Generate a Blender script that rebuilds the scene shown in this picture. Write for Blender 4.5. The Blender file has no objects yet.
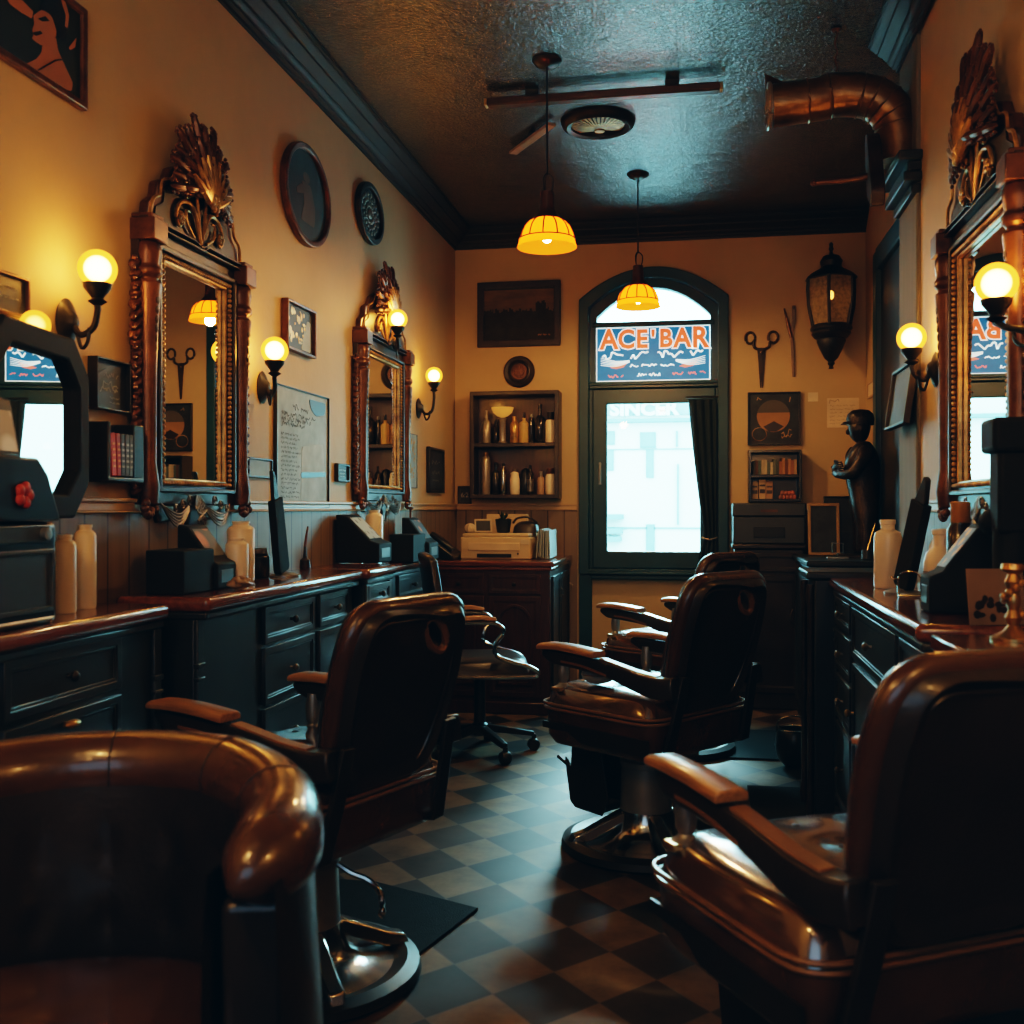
import bpy, bmesh, math, random
from mathutils import Vector, Matrix
random.seed(7)
PI = math.pi
R = math.radians
SC = bpy.context.scene
COL = SC.collection

# ------------------------------------------------------------------ camera numbers (metres, floor at z=0, eye at x=0 y=0)
F, TH, EYE, CX, CY = 1050.0, R(10.15), 1.2, 512.0, 508.0
CT, ST = math.cos(TH), math.sin(TH)
XL, XR, XN, YB, HC = -1.63, 1.03, 0.80, 6.92, 3.06      # left wall, right wall (far), right wall (near), back wall, ceiling
YP0, YP1 = 4.07, 4.41                                    # pilaster at the end of the near right wall
YF = -1.6                                                # wall behind the camera

def ray(px, py):
    a, b = (px - CX) / F, (CY - py) / F
    return Vector((a * CT - ST, a * ST + CT, b))
def on_x(px, py, X):
    d = ray(px, py); t = X / d.x
    return Vector((X, t * d.y, EYE + t * d.z))
def on_y(px, py, Y):
    d = ray(px, py); t = Y / d.y
    return Vector((t * d.x, Y, EYE + t * d.z))
def on_z(px, py, Z):
    d = ray(px, py); t = (Z - EYE) / d.z
    return Vector((t * d.x, t * d.y, Z))

# ------------------------------------------------------------------ materials
def nodes(name):
    m = bpy.data.materials.new(name); m.use_nodes = True
    nt = m.node_tree; nt.nodes.clear()
    out = nt.nodes.new('ShaderNodeOutputMaterial')
    return m, nt, out
def N(nt, kind, **kw):
    n = nt.nodes.new('ShaderNode' + kind)
    for k, v in kw.items():
        if k in n.inputs: n.inputs[k].default_value = v
        else: setattr(n, k, v)
    return n
def c4(c): return (c[0], c[1], c[2], 1.0)
def mat(name, col, rough=.5, metal=0, coat=0, var=.15, vs=6, bump=0, bs=60, emit=None, es=0, spec=.5, stretch=None, col2=None):
    m, nt, out = nodes(name)
    p = N(nt, 'BsdfPrincipled', Roughness=rough, Metallic=metal)
    p.inputs['Coat Weight'].default_value = coat
    p.inputs['Coat Roughness'].default_value = .12
    p.inputs['Specular IOR Level'].default_value = spec
    tc = N(nt, 'TexCoord')
    mp = N(nt, 'Mapping'); mp.inputs['Scale'].default_value = stretch or (1, 1, 1)
    nt.links.new(tc.outputs['Object'], mp.inputs[0])
    nz = N(nt, 'TexNoise', Scale=vs, Detail=5.0, Roughness=.6)
    nt.links.new(mp.outputs[0], nz.inputs['Vector'])
    cr = N(nt, 'ValToRGB')
    a = col2 or tuple(x * (1 - var) for x in col); b = col if col2 else tuple(min(1, x * (1 + var)) for x in col)
    cr.color_ramp.elements[0].position = .3; cr.color_ramp.elements[1].position = .7
    cr.color_ramp.elements[0].color = c4(a); cr.color_ramp.elements[1].color = c4(b)
    nt.links.new(nz.outputs['Fac'], cr.inputs[0])
    nt.links.new(cr.outputs[0], p.inputs['Base Color'])
    if bump:
        n2 = N(nt, 'TexNoise', Scale=bs, Detail=3.0)
        nt.links.new(mp.outputs[0], n2.inputs['Vector'])
        bp = N(nt, 'Bump', Strength=bump, Distance=.01)
        nt.links.new(n2.outputs['Fac'], bp.inputs['Height'])
        nt.links.new(bp.outputs[0], p.inputs['Normal'])
    if emit:
        p.inputs['Emission Color'].default_value = c4(emit); p.inputs['Emission Strength'].default_value = es
    nt.links.new(p.outputs[0], out.inputs[0])
    return m

WALLC = (.535, .385, .205)
m_wall = mat('wall_paint', WALLC, .62, var=.10, vs=1.6, bump=.12, bs=35)
m_rail = mat('rail_paint', (.52, .35, .185), .4, var=.06)
m_pilaster = mat('grey_paint', (.19, .175, .15), .8, var=.1, vs=3, stretch=(8, 8, .5))
m_blackpaint = mat('black_paint', (.018, .022, .026), .38, var=.3, vs=4)
m_teal = mat('window_paint', (.010, .052, .080), .4, var=.25, vs=5)
m_leather = mat('brown_leather', (.075, .034, .018), .26, coat=.6, var=.35, vs=5, bump=.10, bs=90)
m_seat = mat('seat_leather', (.085, .040, .021), .22, coat=1.0, var=.3, vs=5, bump=.06, bs=90)
[n for n in m_seat.node_tree.nodes if n.type == 'BSDF_PRINCIPLED'][0].inputs['Coat IOR'].default_value = 2.2
m_leather_d = mat('dark_leather', (.024, .019, .017), .34, coat=.22, var=.3, vs=5, bump=.10, bs=90)
m_leather_t = mat('tan_leather', (.20, .095, .040), .32, coat=.3, var=.25, vs=5, bump=.08, bs=90)
m_armwood = mat('arm_wood', (.36, .17, .06), .34, coat=.3, var=.35, vs=9, stretch=(10, 1, 10))
m_chrome = mat('chrome', (.55, .55, .54), .16, metal=1, var=.1)
m_steel = mat('dull_steel', (.34, .33, .31), .38, metal=.75, var=.2)
m_iron = mat('black_iron', (.034, .031, .029), .42, metal=.5, var=.3)
m_rubber = mat('black_rubber', (.012, .013, .014), .45, var=.2)
m_matt = mat('rubber_mat', (.009, .012, .014), .85, spec=.15, var=.2, vs=30, bump=.3, bs=200)
m_mahog = mat('mahogany', (.24, .072, .032), .20, coat=.8, var=.5, vs=4, stretch=(1.2, 14, 14), col2=(.11, .034, .017))
m_redwood = mat('dark_red_wood', (.075, .026, .015), .35, coat=.2, var=.5, vs=4, stretch=(12, 12, 1.2), col2=(.035, .014, .009))
m_cab = mat('black_cabinet', (.020, .025, .030), .36, var=.3, vs=4, coat=.1)
m_frame = mat('dark_frame', (.028, .018, .013), .4, var=.4, vs=8, coat=.1)
m_bronze = mat('carved_bronze', (.20, .082, .036), .34, metal=.4, var=.5, vs=14, col2=(.06, .026, .014))
m_gold = mat('antique_gold', (.80, .46, .14), .30, metal=.6, var=.45, vs=20, col2=(.20, .10, .035))
m_carve = mat('carved_dark', (.045, .028, .020), .38, metal=.3, var=.5, vs=14)
m_silver = mat('tarnished_silver', (.24, .205, .165), .32, metal=.8, var=.4, vs=20)
m_brass = mat('brass', (.55, .34, .13), .3, metal=.9, var=.25)
m_copper = mat('copper_duct', (.34, .19, .075), .30, metal=.7, var=.55, vs=7, bump=.3, bs=25, col2=(.12, .06, .024))
m_white = mat('cream_plastic', (.86, .74, .55), .32, var=.06, coat=.2)
m_cream = mat('cream_printer', (.62, .47, .27), .45, var=.08)
m_paper = mat('paper', (.60, .50, .36), .8, var=.08)
m_blackpl = mat('black_plastic', (.012, .014, .016), .3, var=.2, coat=.2)
m_slate = mat('slate_print', (.022, .026, .030), .5, var=.8, vs=9)
m_ink = mat('ink', (.05, .04, .035), .7)
m_chalk = mat('chalk', (.42, .42, .38), .7)
m_red = mat('red_cloth', (.45, .045, .03), .55)
m_orange = mat('orange_print', (.70, .26, .07), .55)
m_skin = mat('poster_flesh', (.40, .16, .075), .6, var=.12)
m_navy = mat('poster_navy', (.012, .026, .036), .6)
m_green = mat('leaf_green', (.03, .055, .022), .6)
m_amberg = mat('amber_glass_liquid', (.55, .24, .06), .2, coat=.4)
m_darkglass = mat('dark_bottle', (.016, .014, .013), .12, coat=.5)
m_grey = mat('grey_plastic', (.045, .05, .055), .4)
m_matteblack = mat('matte_black', (.013, .015, .017), .7, spec=.2, var=.2)
m_screen = mat('screen', (.10, .085, .06), .2, coat=.4, var=.5, vs=12)
m_tin = mat('pewter', (.42, .36, .29), .3, metal=.6, var=.2)
m_slatblue = mat('pale_print', (.33, .38, .37), .55, var=.3, vs=5)

def m_mirror_():
    m, nt, out = nodes('mirror_silver')
    g = N(nt, 'BsdfGlossy', Roughness=.01, Color=(.86, .86, .83, 1)); nt.links.new(g.outputs[0], out.inputs[0]); return m
m_mirror = m_mirror_()
def m_pane_(name='window_glass', tint=(.97, 1, 1), f=.10):
    m, nt, out = nodes(name)
    t = N(nt, 'BsdfTransparent', Color=c4(tint)); g = N(nt, 'BsdfGlossy', Roughness=.02)
    mx = N(nt, 'MixShader'); fr = N(nt, 'Fresnel', IOR=1.3)
    nt.links.new(fr.outputs[0], mx.inputs[0]); nt.links.new(t.outputs[0], mx.inputs[1]); nt.links.new(g.outputs[0], mx.inputs[2])
    nt.links.new(mx.outputs[0], out.inputs[0]); return m
m_pane = m_pane_()
def m_lampglass(name, c_in, s_in, c_edge, s_edge):
    m, nt, out = nodes(name)
    lw = N(nt, 'LayerWeight', Blend=.45)
    cr = N(nt, 'ValToRGB'); cr.color_ramp.elements[0].color = (0, 0, 0, 1); cr.color_ramp.elements[1].color = (1, 1, 1, 1)
    cr.color_ramp.elements[0].position = .0; cr.color_ramp.elements[1].position = .30; cr.color_ramp.interpolation = 'EASE'
    nt.links.new(lw.outputs['Facing'], cr.inputs[0])
    a = N(nt, 'Emission', Color=c4(c_in), Strength=s_in); b = N(nt, 'Emission', Color=c4(c_edge), Strength=s_edge)
    mx = N(nt, 'MixShader'); nt.links.new(cr.outputs[0], mx.inputs[0]); nt.links.new(a.outputs[0], mx.inputs[1]); nt.links.new(b.outputs[0], mx.inputs[2])
    nt.links.new(mx.outputs[0], out.inputs[0]); return m
m_globe = m_lampglass('opal_globe_lit', (1, .42, .07), 70, (1, .34, .018), 2.6)
m_globe2 = m_lampglass('amber_globe_lit', (1, .50, .07), 6, (1, .33, .02), 2)
m_bulb = mat('bulb_lit', (1, .8, .5), .4, emit=(1, .66, .28), es=30)
def m_shade_():
    m, nt, out = nodes('amber_shade')
    d = N(nt, 'BsdfTranslucent', Color=(.90, .34, .03, 1)); e = N(nt, 'Emission', Color=(1, .25, .008, 1), Strength=.8)
    a = N(nt, 'AddShader'); nt.links.new(d.outputs[0], a.inputs[0]); nt.links.new(e.outputs[0], a.inputs[1])
    nt.links.new(a.outputs[0], out.inputs[0]); return m
m_shade = m_shade_()

def m_floor_():
    m, nt, out = nodes('checker_tiles')
    p = N(nt, 'BsdfPrincipled', Roughness=.52); p.inputs['Specular IOR Level'].default_value = .22
    tc = N(nt, 'TexCoord')
    mp = N(nt, 'Mapping'); mp.vector_type = 'POINT'
    a = .198
    mp.inputs['Rotation'].default_value = (0, 0, R(45)); mp.inputs['Scale'].default_value = (1.06 / a, 1 / a * .94, 1)
    # centre of one dark tile sits at x=-.504, y=3.288
    sx, sy = -.504 * 1.06 / a, 3.288 * .94 / a
    rx, ry = (sx - sy) * math.cos(R(45)), (sx + sy) * math.sin(R(45))
    mp.inputs['Location'].default_value = (.5 - rx + 40, .5 - ry + 40, .5)
    nt.links.new(tc.outputs['Object'], mp.inputs[0])
    ck = N(nt, 'TexChecker', Scale=1.0); nt.links.new(mp.outputs[0], ck.inputs['Vector'])
    fl = N(nt, 'VectorMath', operation='FLOOR'); nt.links.new(mp.outputs[0], fl.inputs[0])
    wn = N(nt, 'TexWhiteNoise'); nt.links.new(fl.outputs[0], wn.inputs['Vector'])
    light = N(nt, 'ValToRGB'); light.color_ramp.elements[0].color = (.150, .098, .055, 1); light.color_ramp.elements[1].color = (.205, .142, .085, 1)
    dark = N(nt, 'ValToRGB'); dark.color_ramp.elements[0].color = (.022, .025, .028, 1); dark.color_ramp.elements[1].color = (.055, .032, .022, 1)
    nt.links.new(wn.outputs['Value'], light.inputs[0]); nt.links.new(wn.outputs['Value'], dark.inputs[0])
    mx = N(nt, 'Mix', data_type='RGBA')
    nt.links.new(ck.outputs['Fac'], mx.inputs[0]); nt.links.new(light.outputs[0], mx.inputs[6]); nt.links.new(dark.outputs[0], mx.inputs[7])
    nz = N(nt, 'TexNoise', Scale=7.0, Detail=8.0, Roughness=.65); nt.links.new(tc.outputs['Object'], nz.inputs['Vector'])
    r2 = N(nt, 'ValToRGB'); r2.color_ramp.elements[0].color = (.45, .45, .45, 1); r2.color_ramp.elements[1].color = (1.15, 1.15, 1.15, 1)
    r2.color_ramp.elements[0].position = .3; r2.color_ramp.elements[1].position = .7
    nt.links.new(nz.outputs['Fac'], r2.inputs[0])
    mu = N(nt, 'Mix', data_type='RGBA', blend_type='MULTIPLY'); mu.inputs[0].default_value = 1
    nt.links.new(mx.outputs[2], mu.inputs[6]); nt.links.new(r2.outputs[0], mu.inputs[7])
    # grout: distance of the cell coordinate to the nearest edge
    fr = N(nt, 'VectorMath', operation='FRACTION'); nt.links.new(mp.outputs[0], fr.inputs[0])
    sp = N(nt, 'SeparateXYZ'); nt.links.new(fr.outputs[0], sp.inputs[0])
    ds = []
    for i in (0, 1):
        s1 = N(nt, 'Math', operation='SUBTRACT'); nt.links.new(sp.outputs[i], s1.inputs[0]); s1.inputs[1].default_value = .5
        s2 = N(nt, 'Math', operation='ABSOLUTE'); nt.links.new(s1.outputs[0], s2.inputs[0]); ds.append(s2)
    mxm = N(nt, 'Math', operation='MAXIMUM'); nt.links.new(ds[0].outputs[0], mxm.inputs[0]); nt.links.new(ds[1].outputs[0], mxm.inputs[1])
    gt = N(nt, 'Math', operation='GREATER_THAN'); nt.links.new(mxm.outputs[0], gt.inputs[0]); gt.inputs[1].default_value = .490
    gm = N(nt, 'Mix', data_type='RGBA'); gm.inputs[7].default_value = (.09, .07, .055, 1)
    nt.links.new(gt.outputs[0], gm.inputs[0]); nt.links.new(mu.outputs[2], gm.inputs[6])
    nt.links.new(gm.outputs[2], p.inputs['Base Color'])
    bp = N(nt, 'Bump', Strength=.15, Distance=.004); nt.links.new(nz.outputs['Fac'], bp.inputs['Height']); nt.links.new(bp.outputs[0], p.inputs['Normal'])
    nt.links.new(p.outputs[0], out.inputs[0]); return m
def m_ceiling_():
    m, nt, out = nodes('pressed_ceiling')
    p = N(nt, 'BsdfPrincipled', Roughness=.27); p.inputs['Base Color'].default_value = (.016, .024, .028, 1)
    p.inputs['Specular IOR Level'].default_value = .9
    p.inputs['Coat Weight'].default_value = .9; p.inputs['Coat Roughness'].default_value = .22
    tc = N(nt, 'TexCoord')
    w = N(nt, 'TexNoise', Scale=2.6, Detail=3.0, Distortion=1.4); nt.links.new(tc.outputs['Object'], w.inputs['Vector'])
    n = N(nt, 'TexNoise', Scale=70.0, Detail=5.0, Distortion=.6); nt.links.new(tc.outputs['Object'], n.inputs['Vector'])
    ad = N(nt, 'Math', operation='MULTIPLY_ADD'); nt.links.new(w.outputs['Fac'], ad.inputs[0]); ad.inputs[1].default_value = 2.6; nt.links.new(n.outputs['Fac'], ad.inputs[2])
    # panel joints
    sp = N(nt, 'SeparateXYZ'); nt.links.new(tc.outputs['Object'], sp.inputs[0])
    last = ad
    for i, (per, off) in enumerate(((.92, .10), (1.15, .25))):
        a = N(nt, 'Math', operation='MULTIPLY_ADD'); nt.links.new(sp.outputs[i], a.inputs[0]); a.inputs[1].default_value = 1 / per; a.inputs[2].default_value = off + 10
        b = N(nt, 'Math', operation='FRACT'); nt.links.new(a.outputs[0], b.inputs[0])
        c = N(nt, 'Math', operation='LESS_THAN'); nt.links.new(b.outputs[0], c.inputs[0]); c.inputs[1].default_value = .02
        d = N(nt, 'Math', operation='MULTIPLY_ADD'); nt.links.new(c.outputs[0], d.inputs[0]); d.inputs[1].default_value = -4.0; nt.links.new(last.outputs[0], d.inputs[2]); last = d
    bp = N(nt, 'Bump', Strength=.42, Distance=.012); nt.links.new(last.outputs[0], bp.inputs['Height'])
    nt.links.new(bp.outputs[0], p.inputs['Normal']); nt.links.new(bp.outputs[0], p.inputs['Coat Normal'])
    nt.links.new(p.outputs[0], out.inputs[0]); return m
def m_wains_(axis):
    m, nt, out = nodes('beadboard_' + 'xy'[axis])
    p = N(nt, 'BsdfPrincipled', Roughness=.5)
    tc = N(nt, 'TexCoord'); sp = N(nt, 'SeparateXYZ'); nt.links.new(tc.outputs['Object'], sp.inputs[0])
    a = N(nt, 'Math', operation='MULTIPLY'); nt.links.new(sp.outputs[axis], a.inputs[0]); a.inputs[1].default_value = 9.0
    b = N(nt, 'Math', operation='FRACT'); nt.links.new(a.outputs[0], b.inputs[0])
    c = N(nt, 'Math', operation='LESS_THAN'); nt.links.new(b.outputs[0], c.inputs[0]); c.inputs[1].default_value = .07
    mp = N(nt, 'Mapping'); mp.inputs['Scale'].default_value = (14, 14, .8); nt.links.new(tc.outputs['Object'], mp.inputs[0])
    nz = N(nt, 'TexNoise', Scale=3.0, Detail=6.0); nt.links.new(mp.outputs[0], nz.inputs['Vector'])
    cr = N(nt, 'ValToRGB'); cr.color_ramp.elements[0].color = (.145, .10, .062, 1); cr.color_ramp.elements[1].color = (.28, .195, .12, 1)
    nt.links.new(nz.outputs['Fac'], cr.inputs[0])
    mx = N(nt, 'Mix', data_type='RGBA'); mx.inputs[7].default_value = (.07, .045, .03, 1)
    nt.links.new(c.outputs[0], mx.inputs[0]); nt.links.new(cr.outputs[0], mx.inputs[6]); nt.links.new(mx.outputs[2], p.inputs['Base Color'])
    bp = N(nt, 'Bump', Strength=.5, Distance=.006, invert=True); nt.links.new(c.outputs[0], bp.inputs['Height']); nt.links.new(bp.outputs[0], p.inputs['Normal'])
    nt.links.new(p.outputs[0], out.inputs[0]); return m
def m_glow(name, col, es, base=None):
    return mat(name, base or col, .5, emit=col, es=es, var=.04)

# ------------------------------------------------------------------ mesh building
class MB:
    def __init__(s): s.bm = bmesh.new()
    def faces(s, vs, fs, M=None):
        v = [s.bm.verts.new((M @ Vector(p)) if M else p) for p in vs]
        for f in fs:
            try: s.bm.faces.new([v[i] for i in f])
            except ValueError: pass
        return s
    def box(s, c, d, M=None, taper=1.0):
        x, y, z = (q / 2 for q in d); t = taper
        vs = [(-x, -y, -z), (x, -y, -z), (x, y, -z), (-x, y, -z), (-x * t, -y * t, z), (x * t, -y * t, z), (x * t, y * t, z), (-x * t, y * t, z)]
        T = Matrix.Translation(c)
        if M: T = T @ M
        return s.faces(vs, [(3, 2, 1, 0), (4, 5, 6, 7), (0, 1, 5, 4), (1, 2, 6, 5), (2, 3, 7, 6), (3, 0, 4, 7)], T)
    def bb(s, x0, x1, y0, y1, z0, z1):
        return s.box(((x0 + x1) / 2, (y0 + y1) / 2, (z0 + z1) / 2), (abs(x1 - x0), abs(y1 - y0), abs(z1 - z0)))
    def lathe(s, prof, loc=(0, 0, 0), M=None, n=24, sx=1, sy=1):
        T = Matrix.Translation(loc) @ (M or Matrix())
        vs, fs, rings = [], [], []
        for r, z in prof:
            if r < 1e-5: rings.append([len(vs)]); vs.append((0, 0, z))
            else:
                rings.append(list(range(len(vs), len(vs) + n)))
                vs += [(sx * r * math.cos(2 * PI * k / n), sy * r * math.sin(2 * PI * k / n), z) for k in range(n)]
        for a, b in zip(rings, rings[1:]):
            for k in range(n):
                k2 = (k + 1) % n
                if len(a) == 1 and len(b) == 1: continue
                if len(a) == 1: fs.append((a[0], b[k2], b[k]))
                elif len(b) == 1: fs.append((a[k], a[k2], b[0]))
                else: fs.append((a[k], a[k2], b[k2], b[k]))
        if len(rings[0]) > 1: fs.append(tuple(reversed(rings[0])))
        if len(rings[-1]) > 1: fs.append(tuple(rings[-1]))
        return s.faces(vs, fs, T)
    def sweep(s, pts, sec, up=(0, 0, 1), closed=False, scales=None, M=None):
        """sweep a 2-D section (list of (u,v)) along pts; u is sideways, v is 'up'"""
        pts = [Vector(p) for p in pts]; n = len(pts); m = len(sec); vs, fs = [], []
        up = Vector(up); prev = None
        for i, p in enumerate(pts):
            a = pts[(i - 1) % n] if closed or i else p
            b = pts[(i + 1) % n] if closed or i < n - 1 else p
            t = (b - a).normalized()
            sd = t.cross(up)
            if sd.length < 1e-3: sd = prev if prev is not None else t.cross(Vector((1, .3, 0)))
            sd = (sd - t * sd.dot(t)).normalized()
            if prev is not None and sd.dot(prev) < -.2 and abs(t.dot(up)) > .9: sd = -sd
            prev = sd
            v = sd.cross(t).normalized()
            k = scales[i] if scales else 1.0
            for q in sec: vs.append(p + sd * q[0] * k + v * q[1] * k)
        for i in range(n if closed else n - 1):
            j = (i + 1) % n
            for q in range(m):
                r = (q + 1) % m
                fs.append((i * m + q, i * m + r, j * m + r, j * m + q))
        if not closed:
            fs.append(tuple(reversed(range(m)))); fs.append(tuple(range((n - 1) * m, n * m)))
        return s.faces(vs, fs, M)
    def tube(s, pts, r, n=8, closed=False, M=None, flat=1.0, up=(0, 0, 1)):
        rs = r if isinstance(r, (list, tuple)) else None
        r0 = 1.0 if rs else r
        sec = [(r0 * math.cos(2 * PI * k / n), r0 * flat * math.sin(2 * PI * k / n)) for k in range(n)]
        return s.sweep(pts, sec, up, closed, rs, M)
    def ell(s, c, r, M=None, nu=12, nv=8):
        prof = [(math.sin(PI * k / nv), -math.cos(PI * k / nv)) for k in range(nv + 1)]
        prof[0] = (0, -1); prof[-1] = (0, 1)
        T = (M or Matrix()) @ Matrix.Diagonal((r[0], r[1], r[2], 1))
        return s.lathe(prof, c, T, nu)
    def prism(s, poly, h, M=None):
        """polygon in local xz, extruded along y from 0 to h"""
        n = len(poly)
        vs = [(p[0], 0, p[1]) for p in poly] + [(p[0], h, p[1]) for p in poly]
        fs = [tuple(range(n)), tuple(reversed(range(n, 2 * n)))] + [(i, i + n, (i + 1) % n + n, (i + 1) % n) for i in range(n)]
        return s.faces(vs, fs, M)
    def ring(s, outer, inner, y0, y1, M=None, closed=True):
        """frame between two equal-length xz loops, from y0 to y1"""
        n = len(outer); vs = []
        for y in (y0, y1):
            vs += [(p[0], y, p[1]) for p in outer] + [(p[0], y, p[1]) for p in inner]
        fs = []
        for i in range(n if closed else n - 1):
            j = (i + 1) % n
            fs += [(i, j, n + j, n + i), (2 * n + j, 2 * n + i, 3 * n + i, 3 * n + j), (i, 2 * n + i, 2 * n + j, j), (n + j, 3 * n + j, 3 * n + i, n + i)]
        if not closed:
            for i in (0, n - 1): fs.append((i, n + i, 3 * n + i, 2 * n + i))
        return s.faces(vs, fs, M)
    def grid(s, f, nu, nv, M=None, wrap=False):
        vs = [f(i / nu, j / nv) for j in range(nv + 1) for i in range(nu + 1)]
        fs = [(j * (nu + 1) + i, j * (nu + 1) + i + 1, (j + 1) * (nu + 1) + i + 1, (j + 1) * (nu + 1) + i) for j in range(nv) for i in range(nu)]
        return s.faces(vs, fs, M)
    def cushion(s, c, w, d, h, k=.45, p=5, q=2.6, n=28, dimples=(), depth=.012, M=None):
        def top(u, v, sg=1):
            a, b = 2 * u - 1, 2 * v - 1
            x = a * math.sqrt(1 - k * b * b / 2) * w / 2; y = b * math.sqrt(1 - k * a * a / 2) * d / 2
            e = max(0, (1 - abs(a) ** p)) * max(0, (1 - abs(b) ** p))
            z = h * e ** (1 / q)
            for dx, dy, sg_ in dimples: z -= depth * math.exp(-((x - dx) ** 2 + (y - dy) ** 2) / (2 * sg_ * sg_))
            return Vector((c[0] + x, c[1] + y, c[2] + z))
        s.grid(top, n, n, M)
        def bot(u, v):
            t = top(u, v); t.z = c[2]; return t
        s.grid(lambda u, v: bot(1 - u, v), n, n, M)
        return s
    def build(s, name, m, parent=None, smooth=40, bevel=0, seg=2, sub=0):
        bmesh.ops.remove_doubles(s.bm, verts=s.bm.verts, dist=1e-5)
        bmesh.ops.recalc_face_normals(s.bm, faces=s.bm.faces)
        me = bpy.data.meshes.new(name); s.bm.to_mesh(me); s.bm.free()
        return link(name, me, m, parent, smooth, bevel, seg, sub)
def link(name, me, m, parent=None, smooth=40, bevel=0, seg=2, sub=0):
    o = bpy.data.objects.new(name, me); COL.objects.link(o)
    if m: me.materials.append(m)
    if smooth:
        me.shade_smooth(); me.set_sharp_from_angle(angle=R(smooth))
    if bevel:
        b = o.modifiers.new('bevel', 'BEVEL'); b.width = bevel; b.segments = seg; b.limit_method = 'ANGLE'; b.angle_limit = R(35)
    if sub:
        b = o.modifiers.new('sub', 'SUBSURF'); b.levels = sub; b.render_levels = sub
    if parent: o.parent = parent
    return o
def tag(o, label=None, cat=None, group=None, kind=None):
    for k, v in (('label', label), ('category', cat), ('group', group), ('kind', kind)):
        if v: o[k] = v
    return o
def thing(name, label, cat, loc=(0, 0, 0), rz=0, group=None, scale=1):
    o = bpy.data.objects.new(name, None); COL.objects.link(o)
    o.location = loc; o.rotation_euler = (0, 0, rz); o.empty_display_size = .1; o.scale = (scale,) * 3
    return tag(o, label, cat, group)
def copy_tree(o, parent=None):
    c = o.copy(); COL.objects.link(c); c.parent = parent
    for ch in [x for x in COL.objects if x.parent == o]: copy_tree(ch, c)
    return c
def dup(o, loc, rz, label, group=None):
    c = copy_tree(o); c.location = loc; c.rotation_euler = (0, 0, rz); c['label'] = label
    if group: c['group'] = group
    return c
def struct(o): o['kind'] = 'structure'; return o
def text(body, size, m, parent, loc, name='lettering', ex=.0012, offset=0, sx=1, rot=(PI / 2, 0, 0), shear=0, align='CENTER'):
    cu = bpy.data.curves.new('t', 'FONT'); cu.body = body; cu.size = size; cu.extrude = ex; cu.offset = offset; cu.shear = shear
    cu.align_x = align; cu.align_y = 'CENTER'; cu.resolution_u = 3
    t = bpy.data.objects.new('t', cu); COL.objects.link(t)
    bpy.context.view_layer.update()
    me = bpy.data.meshes.new_from_object(t.evaluated_get(bpy.context.evaluated_depsgraph_get()))
    bpy.data.objects.remove(t); bpy.data.curves.remove(cu)
    o = link(name, me, m, parent, smooth=0)
    o.location = loc; o.rotation_euler = rot; o.scale = (sx, 1, 1)
    return o
def scrib(mb, x0, x1, z, h, y, w=.0022, step=None, seed=0):
    """an illegible written line: a wiggling flat ribbon broken into words"""
    rnd = random.Random(seed); x = x0; step = step or h * .42
    while x < x1:
        L = min(x1, x + rnd.uniform(4, 9) * step); pts = []
        while x < L:
            pts.append((x + rnd.uniform(-.2, .2) * step, z + rnd.uniform(-.5, .5) * h)); x += step * .6
        for (a, b) in zip(pts, pts[1:]):
            d = Vector((b[0] - a[0], b[1] - a[1])); nrm = Vector((-d.y, d.x)).normalized() * w / 2
            mb.faces([(a[0] + nrm.x, y, a[1] + nrm.y), (a[0] - nrm.x, y, a[1] - nrm.y), (b[0] - nrm.x, y, b[1] - nrm.y), (b[0] + nrm.x, y, b[1] + nrm.y)], [(0, 1, 2, 3)])
        x += step * 1.2
    return mb
def rect(x0, x1, z0, z1): return [(x0, z0), (x1, z0), (x1, z1), (x0, z1)]
def ellipse(cx, cz, rx, rz, n=40): return [(cx + rx * math.cos(2 * PI * k / n), cz + rz * math.sin(2 * PI * k / n)) for k in range(n)]
def roundpoly(pts, rad, n=6):
    out = []; m = len(pts)
    for i, p in enumerate(pts):
        r = rad[i] if isinstance(rad, (list, tuple)) else rad
        p = Vector(p); a = (Vector(pts[i - 1]) - p); b = (Vector(pts[(i + 1) % m]) - p)
        r = min(r, a.length * .49, b.length * .49); a.normalize(); b.normalize()
        p0, p1 = p + a * r, p + b * r
        for k in range(n + 1):
            t = k / n; out.append(tuple(p0 * (1 - t) ** 2 + p * 2 * t * (1 - t) + p1 * t * t))
    return out
def smooth_path(pts, n=6):
    """Catmull-Rom through 3-D points"""
    P = [Vector(p) for p in pts]; out = []
    for i in range(len(P) - 1):
        a, b, c, d = P[max(0, i - 1)], P[i], P[i + 1], P[min(len(P) - 1, i + 2)]
        for k in range(n):
            t = k / n
            out.append(.5 * ((2 * b) + (-a + c) * t + (2 * a - 5 * b + 4 * c - d) * t * t + (-a + 3 * b - 3 * c + d) * t ** 3))
    out.append(P[-1]); return out

# wall frames: local x = to the viewer's right along the wall, local -y = into the room, z up
ROT = {'L': PI / 2, 'B': 0.0, 'R': -PI / 2}
def wall_box(wall, x0, x1, y0, y1, X=None):
    """pixel columns x0..x1 and rows y0..y1 (rows read at the middle column) -> centre on the wall, width, height"""
    if wall == 'B':
        a, b = on_y(x0, 508, YB), on_y(x1, 508, YB); w = (b - a).length; m = (a + b) / 2
    else:
        X = X if X is not None else (XL if wall == 'L' else XN)
        a, b = on_x(x0, 508, X), on_x(x1, 508, X); w = (b - a).length; m = (a + b) / 2
    zc = -m.x * ST + m.y * CT
    z0, z1 = EYE + (508 - y1) * zc / F, EYE + (508 - y0) * zc / F
    return Vector((m.x, m.y, (z0 + z1) / 2)), w, z1 - z0

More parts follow.
